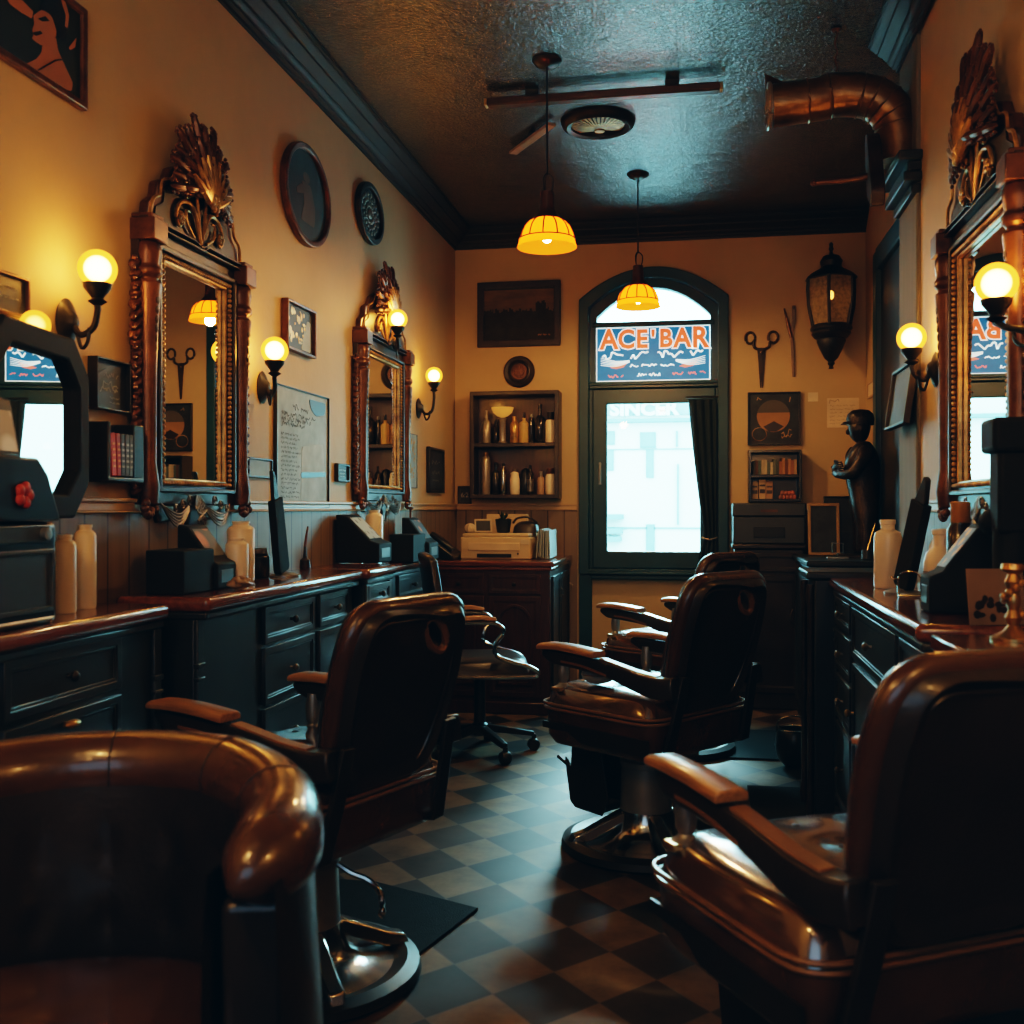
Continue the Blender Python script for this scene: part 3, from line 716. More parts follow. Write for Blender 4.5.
# ---- office chair by the far left counter
def office_chair():
    t = thing('office_chair', 'black office chair with curved chrome arms on castors before the red wood cabinet', 'office chair', (-1.065, 5.05, .0), R(-72))
    for k in range(5):
        a = 2 * PI * k / 5 + .35; dx, dy = math.cos(a), math.sin(a)
        lg = MB().sweep([(dx * .03, dy * .03, .125), (dx * .16, dy * .16, .105), (dx * .27, dy * .27, .085)], [(-.025, -.018), (.025, -.018), (.018, .014), (-.018, .014)], scales=[1, .9, .7]).build('base_leg', m_blackpl, t, bevel=.004)
        M = Matrix.Translation((dx * .27, dy * .27, .03)) @ Matrix.Rotation(a, 4, 'Z') @ Matrix.Rotation(PI / 2, 4, 'X')
        MB().lathe([(.0, -.022), (.026, -.022), (.030, -.015), (.030, .015), (.026, .022), (0, .022)], M=M, n=16).box((dx * .27, dy * .27, .065), (.02, .02, .03)).build('caster', m_rubber, lg)
    MB().lathe([(.045, .09), (.04, .14), (.028, .15), (.028, .40)], n=20).build('column', m_blackpl, t)
    MB().box((0, 0, .405), (.2, .22, .02)).build('seat_plate', m_iron, t)
    MB().cushion((0, 0, .415), .46, .48, .075, k=.5).build('seat', m_leather_d, t, smooth=60)
    def bk(u, v):
        a = 2 * u - 1; z = .56 + .42 * v; w = .21 * (1 - .18 * v * v) * (1 - .15 * (1 - v) ** 3)
        return Vector((a * w, -.245 - .06 * v + .05 * a * a, z - .03 * abs(a) ** 4 * v))
    b = MB().grid(bk, 20, 14).build('backrest', m_leather_d, t, smooth=60)
    sm = b.modifiers.new('s', 'SOLIDIFY'); sm.thickness = .045
    bv = b.modifiers.new('b', 'BEVEL'); bv.width = .012; bv.segments = 3; bv.limit_method = 'ANGLE'
    for s in (-1, 1):
        p = smooth_path([(s * .25, -.25, .58), (s * .252, -.20, .655), (s * .255, -.02, .665), (s * .255, .055, .655), (s * .255, .085, .62), (s * .252, .05, .565), (s * .25, .05, .51), (s * .248, .13, .475), (s * .245, .20, .455), (s * .24, .25, .425), (s * .238, .23, .405), (s * .236, .10, .405), (s * .235, -.10, .41), (s * .235, -.21, .44), (s * .245, -.255, .52), (s * .25, -.25, .58)], 5)
        fr = MB().tube(p, .011, 8).build('arm_frame', m_chrome, t)
        MB().sweep([(s * .253, -.17, .677), (s * .255, -.02, .686), (s * .255, .05, .676)], [(-.025, -.008), (.025, -.008), (.02, .014), (-.02, .014)], scales=[.9, 1, .8]).build('arm_pad', m_armwood, fr, bevel=.005)
    MB().sweep([(0, -.18, .40), (0, -.29, .42), (0, -.30, .60)], [(-.03, -.006), (.03, -.006), (.03, .006), (-.03, .006)], up=(0, 1, 0)).build('back_bar', m_iron, t)
office_chair()

# ================================================================== COUNTERS
def panel(mb, x0, x1, z0, z1, y, d=.014, b=.022):
    """raised-and-fielded front: outer slab, moulded frame, sunk field"""
    mb.bb(x0, x1, y - d * .5, y, z0, z1)
    e = .0007
    mb.ring(rect(x0 - e, x1 + e, z0 - e, z1 + e), rect(x0 + b, x1 - b, z0 + b, z1 - b), y - d, y - d * .4)
    mb.ring(rect(x0 + b - .002, x1 - b + .002, z0 + b - .002, z1 - b + .002), rect(x0 + b + .007, x1 - b - .007, z0 + b + .007, z1 - b - .007), y - d * .78, y - d * .35)
def knob(x, y, z, m, par, pull=False):
    if pull:
        MB().ell((x, y - .014, z), (.028, .012, .010)).box((x, y - .004, z), (.03, .01, .012)).build('pull', m, par)
    else:
        MB().lathe([(.006, 0), (.005, .008), (.012, .016), (.013, .022), (.008, .028), (0, .03)], (x, y, z), Matrix.Rotation(PI / 2, 4, 'X'), n=14).build('knob', m, par)
def counter(label, wall, Y0, Y1, X, z, cols, body_in=.03, top=m_mahog, body=m_cab, name='counter_cabinet', X0=None, tth=.042, posts=True, feet=True):
    """cabinet against a wall between Y0 and Y1, its top reaching out to X"""
    W = X0 if X0 is not None else {'L': XL + .025, 'R': XN - .025}[wall]
    length = Y1 - Y0; dep = abs(X - W)
    t = thing(name, label, 'cabinet', (W, (Y0 + Y1) / 2, 0), ROT[wall])
    h = length / 2
    b = MB().bb(-h + .02, h - .02, -dep + body_in, 0, .08, z - tth - .012); b.bb(-h + .03, h - .03, -dep + body_in + .02, 0, .0, .08)
    b.build('body', body, t, bevel=.004)
    MB().bb(-h, h, -dep, 0, z - tth, z).build('worktop', top, t, bevel=.017, seg=5)
    MB().bb(-h + .012, h - .012, -dep + .014, 0, z - tth - .022, z - tth).build('moulding', body, t, bevel=.006)
    MB().bb(-h + .008, h - .008, -dep + body_in - .012, 0, .0, .10).build('plinth', body, t, bevel=.008)
    if posts:
        for x in (-h + .035, h - .035):
            MB().bb(x - .018, x + .018, -dep + body_in - .012, -dep + body_in, .10, z - tth - .022).bb(x - .022, x + .022, -dep + body_in - .017, -dep + body_in, z - .20, z - .185).bb(x - .022, x + .022, -dep + body_in - .017, -dep + body_in, z - .235, z - .225).build('corner_post', body, t, bevel=.003)
    y = -dep + body_in
    for x0, x1, rows in cols:
        for z0, z1, kind, km in rows:
            mb = MB(); panel(mb, x0, x1, z0, z1, y)
            d = mb.build('door' if kind == 'door' else 'drawer', body, t, bevel=.003)
            if kind == 'door': knob(x0 + .035 if km else x1 - .035, y - .012, (z0 + z1) / 2 + .12, m_brass, d)
            elif kind == 'pull': knob((x0 + x1) / 2, y - .010, z1 - .028, m_brass, d, True)
            else: knob((x0 + x1) / 2, y - .010, (z0 + z1) / 2, m_silver if km else m_iron, d)
    return t
# left row (local +x runs away from the camera)
counter('black cabinet with a red wood top below the octagonal mirror, at the left edge', 'L', 1.50, 2.60, -1.39, .945,
        [(-.50, -.15, [(.755, .885, 'knob', 0), (.44, .74, 'pull', 0), (.13, .425, 'door', 1)]), (-.11, .335, [(.755, .885, 'knob', 0), (.44, .74, 'pull', 0), (.13, .425, 'door', 1)])], posts=True)
counter('long black drawer cabinet with polished red wood top under the first carved mirror', 'L', 2.68, 4.02, -1.32, .955,
        [(-.20, .24, [(.765, .885, 'knob', 0), (.57, .752, 'knob', 1), (.35, .557, 'knob', 1), (.12, .337, 'knob', 1)]),
         (.29, .62, [(.765, .885, 'knob', 1), (.42, .752, 'door', 0), (.12, .405, 'knob', 1)])], body_in=.055)
counter('narrow black drawer unit between the long left cabinet and the desk counter', 'L', 4.03, 4.42, -1.30, .955,
        [(-.15, .15, [(.80, .885, 'knob', 0), (.68, .785, 'knob', 0), (.40, .665, 'door', 0), (.12, .385, 'knob', 0)])])
counter('low black desk counter beside the office chair', 'L', 4.44, 5.70, -1.465, .925,
        [(-.55, -.1, [(.74, .86, 'knob', 0), (.12, .72, 'door', 0)]), (.0, .52, [(.74, .86, 'knob', 0), (.12, .72, 'door', 0)])])
# right row
counter('black drawer cabinet with polished wood top under the right mirror', 'R', 2.465, 4.08, .475, .94,
        [(-.77, -.38, [(.775, .875, 'knob', 1), (.615, .755, 'knob', 1), (.44, .595, 'knob', 1), (.13, .42, 'knob', 1)]),
         (-.33, .45, [(.71, .875, 'knob', 1), (.13, .69, 'door', 1)]), (.50, .77, [(.71, .875, 'knob', 1), (.13, .69, 'door', 1)])])
def wall_shelf():
    t = thing('wall_shelf', 'short polished wood shelf on the right wall nearest us, above the big chair', 'shelf', (XN - .025, 2.17, .94), ROT['R'])
    MB().bb(-.13, .13, -.305, 0, -.035, 0).build('board', m_mahog, t, bevel=.006, seg=3)
    for x in (-.08, .08): MB().prism([(0, -.035), (-.24, -.035), (-.02, -.20), (0, -.2)], .02, Matrix.Translation((x + .01, 0, 0)) @ Matrix.Rotation(PI / 2, 4, 'Z') @ Matrix.Diagonal((-1, 1, 1, 1)) @ Matrix.Rotation(PI, 4, 'Z')).build('bracket', m_cab, t)
wall_shelf()
def end_unit():
    t = thing('display_pedestal', 'tall narrow black stand at the far end of the right drawer cabinet', 'stand', (XN - .045, 4.245, 0), ROT['R'])
    MB().bb(-.15, .15, -.33, 0, 0, .93).build('body', m_cab, t, bevel=.006)
    MB().bb(-.16, .16, -.36, 0, .93, .96).build('top', m_blackpaint, t, bevel=.008, seg=3)
    for x in (-.12, .12):
        MB().lathe([(.014, .02), (.018, .06), (.012, .1), (.012, .4), (.017, .44), (.012, .48), (.012, .82), (.018, .86), (.014, .91)], (x, -.342, 0), n=12).build('turned_post', m_carve, t)
end_unit()

# back left cabinet
def back_cabinet():
    X0, X1, Y0, Y1, z = XL + .03, -.83, 6.0, YB - .03, .89
    t = thing('wooden_cabinet', 'dark red wood cabinet with an arched door panel in the back left corner', 'cabinet', ((X0 + X1) / 2, Y1, 0))
    h = (X1 - X0) / 2; d = Y1 - Y0
    MB().bb(-h + .025, h - .025, -d + .025, 0, .06, z - .04).bb(-h + .01, h - .01, -d + .01, 0, 0, .07).build('body', m_redwood, t, bevel=.006)
    MB().bb(-h, h, -d, 0, z - .032, z).bb(-h + .012, h - .012, -d + .012, 0, z - .055, z - .032).build('top', m_mahog, t, bevel=.008, seg=3)
    y = -d + .025
    for x0, x1 in ((-h + .06, -.03), (.0, h - .08)):
        mb = MB(); panel(mb, x0, x1, .70, .815, y); dr = mb.build('drawer', m_redwood, t, bevel=.003); knob((x0 + x1) / 2, y - .01, .757, m_iron, dr)
        mb = MB(); panel(mb, x0, x1, .10, .685, y, b=.03)
        cx = (x0 + x1) / 2; w = (x1 - x0) / 2 - .05
        loop = lambda e: [(cx - w + e, .17 + e)] + [(cx - (w - e) * math.cos(PI * k / 20), .53 + (.11 - e) * math.sin(PI * k / 20)) for k in range(21)] + [(cx + w - e, .17 + e)]
        mb.ring(loop(0), loop(.018), y - .020, y - .006)
        dd = mb.build('door', m_redwood, t, bevel=.003)
        MB().tube([(cx, y - .012, .33), (cx - .03, y - .02, .36), (cx, y - .02, .40), (cx + .03, y - .02, .36), (cx, y - .012, .33)], .005, 6).build('carving', m_carve, dd)
    # side door facing the window
    for y0, y1 in ((-d + .08, -.49), (-.45, -.05)):
        mb = MB()
        M = Matrix.Translation((h - .025, 0, 0)) @ Matrix.Rotation(PI / 2, 4, 'Z')
        m2 = MB(); panel(m2, y0, y1, .12, .80, 0, b=.03); bmesh.ops.transform(m2.bm, matrix=M, verts=m2.bm.verts)
        sd = m2.build('side_panel', m_cab, t, bevel=.003)
        MB().tube([(h - .01, y1 - .05, .66), (h + .012, y1 - .05, .675), (h + .012, y1 - .05, .70), (h - .01, y1 - .05, .715)], .005, 6).build('handle', m_silver, sd)
back_cabinet()
# back right: tall dark cabinet, black side table
def back_right():
    t = thing('dark_cabinet', 'tall dark panelled cabinet to the right of the window', 'cabinet', (.405, YB - .03, 0))
    MB().bb(-.20, .20, -.46, 0, 0, .955).build('body', mat('dark_brown_cabinet', (.030, .022, .019), .4, var=.3), t, bevel=.006)
    MB().bb(-.215, .215, -.48, 0, .955, .985).build('top', m_frame, t, bevel=.008)
    mb = MB(); panel(mb, -.18, .18, .10, .80, -.46, b=.035); d = mb.build('door', m_frame, t, bevel=.003)
    MB().tube([(.135, -.475, .50), (.12, -.50, .53), (.12, -.50, .57), (.135, -.475, .60)], .005, 6).build('handle', m_silver, d)
    mb = MB(); panel(mb, -.18, .18, .82, .93, -.46); mb.build('drawer', m_frame, t, bevel=.003)
    s = thing('side_table', 'glossy black side cabinet in the back right corner, below the statue', 'side table', (XR - .03, 5.95, 0), ROT['R'])
    MB().bb(-.40, .40, -.44, 0, 0, .90).build('body', m_cab, s, bevel=.005)
    MB().bb(-.42, .42, -.465, 0, .90, .93).bb(-.41, .41, -.455, 0, .885, .90).build('top', m_blackpaint, s, bevel=.009, seg=3)
    mb = MB(); panel(mb, -.36, .36, .1, .84, -.44); d = mb.build('door', m_cab, s, bevel=.003); knob(.28, -.45, .6, m_brass, d)
back_right()

# ---- floor mats and the black bucket
def mat_(label, pts):
    t = MB(); n = len(pts)
    t.faces([(x, y, .0015) for x, y in pts] + [(x, y, .010) for x, y in pts], [tuple(range(n)), tuple(range(n, 2 * n))] + [(i, (i + 1) % n, n + (i + 1) % n, n + i) for i in range(n)])
    tag(t.build('floor_mat', m_matt, smooth=0, bevel=.002), label, 'mat', 'rubber floor mats')
p0, p1 = on_z(478, 911, 0), on_z(398, 973, 0)
mat_('black rubber mat on the checkered floor under the left barber chair', [(p1.x, p1.y), (p0.x, p0.y), (-1.02, 3.22), (-1.21, 3.22), (-1.21, 2.33), (-.95, 2.2)])
mat_('dark mat on the floor before the tall cabinet in the far right corner', [(.12, 5.12), (.49, 5.12), (.49, 5.78), (.12, 5.78)])
mat_('dark mat on the floor in front of the right drawer cabinet', [(.20, 4.00), (.475, 4.00), (.475, 4.62), (.20, 4.62)])
def bucket():
    p = on_z(806, 748, 0)
    t = thing('waste_bin', 'round black bin with chrome rim and handle on the floor by the right stand', 'bin', (.43, 5.02, .011))
    MB().lathe([(0, 0), (.05, 0), (.075, .03), (.088, .09), (.08, .15), (.072, .165), (.066, .165), (.074, .09), (.06, .03), (0, .02)], n=28).build('bowl', m_blackpl, t)
    MB().tube([(.074 * math.cos(2 * PI * k / 28), .074 * math.sin(2 * PI * k / 28), .167) for k in range(28)], .006, 6, closed=True).build('rim', m_chrome, t)
    MB().tube(smooth_path([(-.08, 0, .15), (-.07, -.03, .21), (0, -.05, .235), (.07, -.03, .21), (.08, 0, .15)], 5), .005, 6).build('handle', m_chrome, t)
bucket()

# ================================================================== CARVED MIRRORS
def ornate_mirror(label, wall, loc, W, H=.82, crest=.42):
    t = thing('carved_mirror', label, 'mirror', loc, ROT[wall], 'carved wall mirrors')
    hw, hh = W / 2, H / 2
    gx, gz = hw - .185, hh - .075                       # glass half sizes
    MB().ring(rect(-hw + .045, hw - .045, -hh, hh), rect(-gx, gx, -gz, gz), -.030, 0).build('frame', m_carve, t, bevel=.006)
    MB().bb(-gx - .004, gx + .004, -.014, -.010, -gz - .004, gz + .004).build('mirror_glass', m_mirror, t, smooth=0)
    MB().ring(rect(-gx - .050, gx + .050, -gz - .038, gz + .038), rect(-gx - .030, gx + .030, -gz - .022, gz + .022), -.046, -.030).build('outer_moulding', m_carve, t, bevel=.005)
    mb = MB()
    for a, b in (((-gx - .012, -gz - .008), (gx + .012, -gz - .008)), ((gx + .012, -gz - .008), (gx + .012, gz + .008)), ((gx + .012, gz + .008), (-gx - .012, gz + .008)), ((-gx - .012, gz + .008), (-gx - .012, -gz - .008))):
        a, b = Vector(a), Vector(b); k = int((b - a).length / .0165)
        for i in range(k):
            p = a.lerp(b, i / k); mb.ell((p.x, -.036, p.y), (.0075, .0075, .0075), nu=7, nv=5)
    mb.build('bead_trim', m_gold, t)
    MB().ring(rect(-gx - .004, gx + .004, -gz - .002, gz + .002), rect(-gx + .006, gx - .006, -gz + .006, gz - .006), -.030, -.014).build('inner_moulding', m_gold, t, bevel=.003)
    for s in (-1, 1):
        x = s * (hw - .085)
        c = MB().lathe([(.030, -hh), (.036, -hh + .05), (.030, -hh + .09), (.026, -hh + .12), (.027, 0), (.030, hh - .30), (.037, hh - .20), (.040, hh - .17), (.028, hh - .16), (.042, hh - .145), (.042, hh - .13), (.034, hh - .12), (.040, hh - .085), (.038, hh - .06), (.030, hh - .05)], (x, -.034, 0), n=18).bb(x - .042, x + .042, -.078, 0, hh - .05, hh + .015).bb(x - .034, x + .034, -.068, 0, hh + .015, hh + .03).build('column', m_bronze, t, bevel=.004)
        mb = MB()                                       # leaf drops on the column shaft
        for k in range(7): mb.ell((x, -.062 + .0015 * k, hh - .22 - .028 * k), (.016 - .0016 * k, .010, .018), nu=8, nv=6)
        mb.build('leaf_carving', m_carve, c)
        mb = MB(); rnd = random.Random(int(loc[1] * 100) + s)
        k_ = 24
        for k in range(k_):
            z = -hh + .04 + (H - .16) * k / (k_ - 1); big = .55 + .45 * abs(math.sin(k * .62 + .5)) + (.35 if 15 < k < 20 else 0)
            M = Matrix.Rotation(s * R(38), 4, 'Y')
            mb.ell((s * (hw - .040 + .006 * math.sin(k * 1.7)), -.022, z), (.026 * big, .018, .0135), M, nu=8, nv=6)
            mb.ell((s * (hw - .030 + .013 * big), -.030, z + .010), (.009, .009, .009), nu=6, nv=5)
        mb.build('side_carving', m_bronze, t)
        mb = MB()                                       # curled foot
        for k in range(9):
            a = k * .75; r_ = .036 * (1 - k / 11)
            mb.ell((x + s * .012 + r_ * math.cos(a), -.045, -hh - .015 + r_ * math.sin(a)), (.014, .014, .014), nu=8, nv=6)
        mb.build('foot_scroll', m_bronze, t)
    # crest: stepped back plate, pierced look from dark panel plus scrolled vines, shell fan on top
    a = hw - .085
    half = [(a, hh), (a, hh + .035), (a * .97, hh + .075), (a * .84, hh + .105), (a * .80, hh + .15), (a * .62, hh + .175), (a * .54, hh + .215), (a * .30, hh + .25)]
    MB().prism(half + [(-x, z) for x, z in reversed(half)], .026, Matrix.Translation((0, -.028, 0))).build('crest_plate', m_bronze, t, bevel=.006)
    ih = [(a * .86, hh + .028), (a * .84, hh + .07), (a * .70, hh + .095), (a * .66, hh + .14), (a * .46, hh + .165), (a * .36, hh + .205), (a * .1, hh + .22)]
    MB().prism(ih + [(-x, z) for x, z in reversed(ih)], .006, Matrix.Translation((0, -.033, 0))).build('crest_panel', m_frame, t)
    MB().ring([(-hw + .05, hh - .002), (hw - .05, hh - .002), (hw - .05, hh + .022), (.05, hh + .022), (0, hh + .004), (-.05, hh + .022), (-hw + .05, hh + .022)], [(-hw + .058, hh + .004), (hw - .058, hh + .004), (hw - .058, hh + .016), (.046, hh + .016), (0, hh), (-.046, hh + .016), (-hw + .058, hh + .016)], -.056, -.026).build('cornice', m_carve, t, bevel=.003)
    mb = MB(); m2 = MB()
    for s in (-1, 1):
        def sp(cx, cz, r, turns, a0, dirn):
            return [(cx + r * (1 - k / 26) * math.cos(a0 + dirn * turns * 2 * PI * k / 24), -.040, cz + r * (1 - k / 26) * math.sin(a0 + dirn * turns * 2 * PI * k / 24)) for k in range(25)]
        for (p, w) in ((smooth_path([(0, -.042, hh + .02), (s * .03, -.044, hh + .09), (s * .07, -.044, hh + .13), (s * .13, -.042, hh + .12), (s * .16, -.042, hh + .075), (s * .14, -.042, hh + .045), (s * .115, -.042, hh + .065)], 5), .0085),
                       (smooth_path([(0, -.042, hh + .02), (s * .022, -.046, hh + .10), (s * .035, -.046, hh + .17), (s * .085, -.044, hh + .185), (s * .10, -.042, hh + .155), (s * .078, -.042, hh + .15)], 5), .0075),
                       (smooth_path([(s * .04, -.042, hh + .03), (s * .09, -.044, hh + .06), (s * .10, -.044, hh + .10), (s * .075, -.044, hh + .105)], 5), .006),
                       (smooth_path([(s * a * .98, -.036, hh + .03), (s * a * .93, -.04, hh + .085), (s * a * .80, -.04, hh + .11), (s * a * .76, -.04, hh + .155), (s * a * .58, -.04, hh + .18), (s * a * .48, -.04, hh + .225)], 4), .006)):
            mb.tube(p, [w * (1 - .45 * i / len(p)) for i in range(len(p))], 7)
        for k in range(5): mb.ell((s * (.135 + .012 * math.cos(k * 1.3)), -.047, hh + .07 + .012 * math.sin(k * 1.3)), (.009, .008, .011), nu=7, nv=5)
        for k in range(4): mb.ell((s * (.085 + .010 * k), -.047, hh + .155 + .010 * math.sin(k * 2)), (.008, .007, .010), nu=7, nv=5)
    mb.build('crest_scrolls', m_gold, t)
    cz = hh + .185; mb = MB(); m2 = MB()
    top = crest - .185
    for row, (nl, sc, y) in enumerate(((15, 1.0, -.040), (11, .72, -.054), (7, .46, -.066))):
        for k in range(nl):
            th = R(-12) + R(204) * k / (nl - 1); L_ = top * sc * (.74 + .26 * max(0, math.sin(th)) ** 2.2) * (1 + .05 * math.cos(k * PI))
            d = Vector((math.cos(th) * 1.18, 0, math.sin(th))); side = Vector((-d.z, 0, d.x))
            p = [Vector((0, y, cz)) + d * L_ * f + Vector((0, -.022 * math.sin(f * 2.6), 0)) for f in (.12, .4, .65, .85, .95, 1.0)]
            mb.tube(p, [.005, .009, .012, .0125, .010, .003], 7, up=(0, 1, 0))
            for f in (.42, .56, .70, .84, .96):
                for e in (-1, 1):
                    q = Vector((0, y - .014, cz)) + d * L_ * f + side * e * .0145; mb.ell(q, (.0085, .006, .0065), nu=6, nv=5)
    mb.build('shell_fan', m_bronze, t)
    for k in range(9):
        th = R(25) + R(130) * k / 8; d = Vector((math.cos(th) * .85, 0, math.sin(th)))
        m2.tube([Vector((0, -.088, cz - .05)) + d * q_ for q_ in (0, .06, .12, .165)], [.008, .013, .013, .005], 7, up=(0, 1, 0))
    for k in range(6): m2.ell((.02 * math.cos(k * 1.05), -.094, cz - .035 + .02 * math.sin(k * 1.05)), (.012, .010, .014), nu=8, nv=6)
    m2.build('shell_heart', m_gold, t)
    # swag along the foot
    MB().prism([(-gx - .05, -hh), (gx + .05, -hh), (gx + .02, -hh - .055), (.07, -hh - .045), (0, -hh - .10), (-.07, -hh - .045), (-gx - .02, -hh - .055)], .022, Matrix.Translation((0, -.024, 0))).build('apron', m_carve, t, bevel=.004)
    mb = MB()
    for s in (-1, 1):
        for k in range(5):
            x0, x1, dz = .055, gx + .02, .030 + .011 * k
            mb.tube(smooth_path([(s * x0, -.032, -hh - .002 - .004 * k), (s * (x0 * .6 + x1 * .4), -.042, -hh - dz * .9), (s * (x0 * .3 + x1 * .7), -.042, -hh - dz * .75), (s * x1, -.032, -hh + .004)], 5), .0026, 6)
    for k in range(7):
        x = -.036 + .012 * k
        mb.tube(smooth_path([(x * .3, -.034, -hh + .03), (x, -.046, -hh - .015), (-x * .8, -.048, -hh - .05), (x * .3, -.036, -hh - .10)], 4), .0028, 6)
    for s in (-1, 1):
        for q_ in range(3):
            cx_, cz_, r_ = s * (.085 + .045 * q_), -hh + .012 - .012 * q_, .020 - .003 * q_
            mb.tube([(cx_ + r_ * (1 - k / 22) * math.cos(k * .55 * s), -.050, cz_ + r_ * (1 - k / 22) * math.sin(k * .55)) for k in range(20)], .0026, 6)
    mb.build('swag', m_silver, t)
    return t
ornate_mirror('tall carved bronze mirror on the left wall, between the book rack and the pinned sheet', 'L', (XL, 3.16, 1.62), .80)
ornate_mirror('second carved bronze mirror on the left wall, farther back beyond the pinned sheet', 'L', (XL, 5.205, 1.635), .93, .80, .42)
ornate_mirror('carved bronze mirror on the right wall reflecting the window', 'R', (XN, 3.11, 1.62), .92, .84, .46)

def octagon_mirror():
    t = thing('octagonal_mirror', 'black octagonal mirror set at an angle on the left, reflecting the window sign', 'mirror', (-1.535, 2.20, 1.397), PI / 2 + R(9))
    def octo(w, h, c): return [(-w + c, -h), (w - c, -h), (w, -h + c), (w, h - c), (w - c, h), (-w + c, h), (-w, h - c), (-w, -h + c)]
    MB().ring(octo(.26, .222, .085), octo(.20, .165, .065), -.035, 0).build('frame', m_matteblack, t, bevel=.008, seg=3)
    MB().prism(octo(.202, .167, .066), .004, Matrix.Translation((0, -.012, 0))).build('mirror_glass', m_mirror, t, smooth=0)
    MB().prism(octo(.25, .20, .08), .006).bb(-.02, .02, .004, .03, -.1, .1).build('backing', m_frame, t)
octagon_mirror()

# ================================================================== WALL LAMPS
GLOBE_R = .049
def sconce(label, wall, mount, globe, group='lit globe wall lamps', base=True, gm=None, gr=GLOBE_R):
    """mount and globe in world coordinates"""
    t = thing('wall_sconce', label, 'wall lamp', mount, ROT[wall], group)
    Mi = Matrix.Rotation(-ROT[wall], 4, 'Z'); g = Mi @ (Vector(globe) - Vector(mount))
    MB().lathe([(0, 0), (.042, 0), (.046, .006), (.036, .014), (.022, .020), (.014, .032), (0, .036)], M=Matrix.Rotation(PI / 2, 4, 'X'), n=24, sy=1.35 if base else .6).build('backplate', m_iron, t)
    b = g + Vector((0, 0, -gr - .045))
    p = smooth_path([(0, -.02, 0), (g.x * .25, g.y * .45, -.035), (g.x * .7, g.y * .85, -.02), (b.x, b.y, b.z * .55), (b.x, b.y, b.z)], 6)
    a = MB().tube(p, .0085, 8)
    a.tube(smooth_path([(g.x * .2, g.y * .35, -.03), (g.x * .35, g.y * .5, -.07), (g.x * .7, g.y * .7, -.055), (g.x * .75, g.y * .75, -.02)], 5), .005, 6)
    a.build('arm', m_iron, t)
    MB().lathe([(.010, 0), (.024, .010), (.014, .018), (.018, .024), (.034, .044), (.036, .056), (0, .056)], b, n=20).build('cup', m_iron, t)
    MB().ell(g, (gr, gr, gr), nu=28, nv=18).build('globe', gm or m_globe, t, smooth=180)
sconce('lit globe wall lamp between the octagonal mirror and the nearest carved mirror', 'L', (XL, 2.49, 1.685), (-1.525, 2.47, 1.815))
sconce('lit globe wall lamp between the nearest left carved mirror and the pinned sheet', 'L', (XL, 3.735, 1.655), (-1.520, 3.60, 1.772))
sconce('lit globe lamp fixed on the top corner of the second carved mirror', 'L', (-1.553, 5.235, 2.04), (-1.505, 5.125, 2.155), base=False)
sconce('lit globe wall lamp on the left wall nearest the back corner', 'L', (XL, 5.97, 1.785), (-1.52, 5.92, 1.968))
sconce('small amber globe lamp peeping over the top of the octagonal mirror', 'L', (XL, 2.31, 1.52), (-1.592, 2.31, 1.645), gm=m_globe2, gr=.036)
sconce('lit globe wall lamp on the right wall in front of the carved mirror', 'R', (XN, 2.50, 1.64), (.695, 2.665, 1.735))
sconce('lit globe wall lamp on the right wall beside the grey pilaster', 'R', (XN, 3.80, 1.675), (.715, 3.79, 1.785))

# ================================================================== PENDANTS AND CEILING
def pendant(label, x, y, zb):
    t = thing('pendant_lamp', label, 'pendant lamp', (x, y, HC), group='amber pendant lamps')
    d = zb - HC
    MB().lathe([(0, -.03), (.02, -.03), (.05, -.018), (.062, -.004), (.062, 0), (0, 0)], n=28).build('canopy', m_iron, t)
    MB().tube([(0, 0, -.02), (0, 0, d + .30)], .0045, 8).build('cord', m_rubber, t)
    mb = MB()
    for k in range(3):
        a = k * 2.1; mb.tube(smooth_path([(0, 0, d + .31), (.024 * math.cos(a), .024 * math.sin(a), d + .285), (.022 * math.cos(a), .022 * math.sin(a), d + .245), (.006 * math.cos(a), .006 * math.sin(a), d + .215)], 5), .0032, 6)
    mb.build('cord_loop', m_iron, t)
    MB().lathe([(.012, d + .235), (.028, d + .23), (.030, d + .17), (.034, d + .15), (.055, d + .125), (.062, d + .112), (.02, d + .112)], n=24).build('socket', mat('socket_brown', (.07, .035, .022), .4), t)
    prof = [(.058, .116), (.078, .104), (.096, .084), (.108, .058), (.114, .034), (.124, .0)]
    sh = MB().lathe([(r_, d + z) for r_, z in prof] + [(r_ - .003, d + z) for r_, z in reversed(prof)], n=40)
    bm_ = sh.bm
    sh.build('shade', m_shade, t, smooth=60)
    mb = MB()
    for k in range(12):
        a = 2 * PI * k / 12; mb.tube([(math.cos(a) * (r_ + .001), math.sin(a) * (r_ + .001), d + z) for r_, z in prof[:5]], .0034, 5)
    for r_, z in ((.1155, .034),): mb.tube([(r_ * math.cos(2 * PI * k / 40), r_ * math.sin(2 * PI * k / 40), d + z) for k in range(40)], .0028, 5, closed=True)
    mb.build('shade_ribs', mat('rib_brown', (.20, .06, .012), .5), t)
    MB().ell((0, 0, d + .055), (.026, .026, .036)).build('bulb', m_bulb, t)
    L = bpy.data.lights.new('lamp', 'POINT'); L.energy = 20; L.color = (1, .55, .20); L.shadow_soft_size = .03
    o = bpy.data.objects.new('pendant_light', L); COL.objects.link(o); o.location = (x, y, zb + .005)
p = on_y(547, 250, 4.32); pendant('amber glass pendant lamp hanging nearer to us, left of the window', p.x, p.y, p.z + .01)
p = on_y(638, 309, 5.88); pendant('amber glass pendant lamp hanging in front of the window arch', p.x, p.y, p.z + .01)

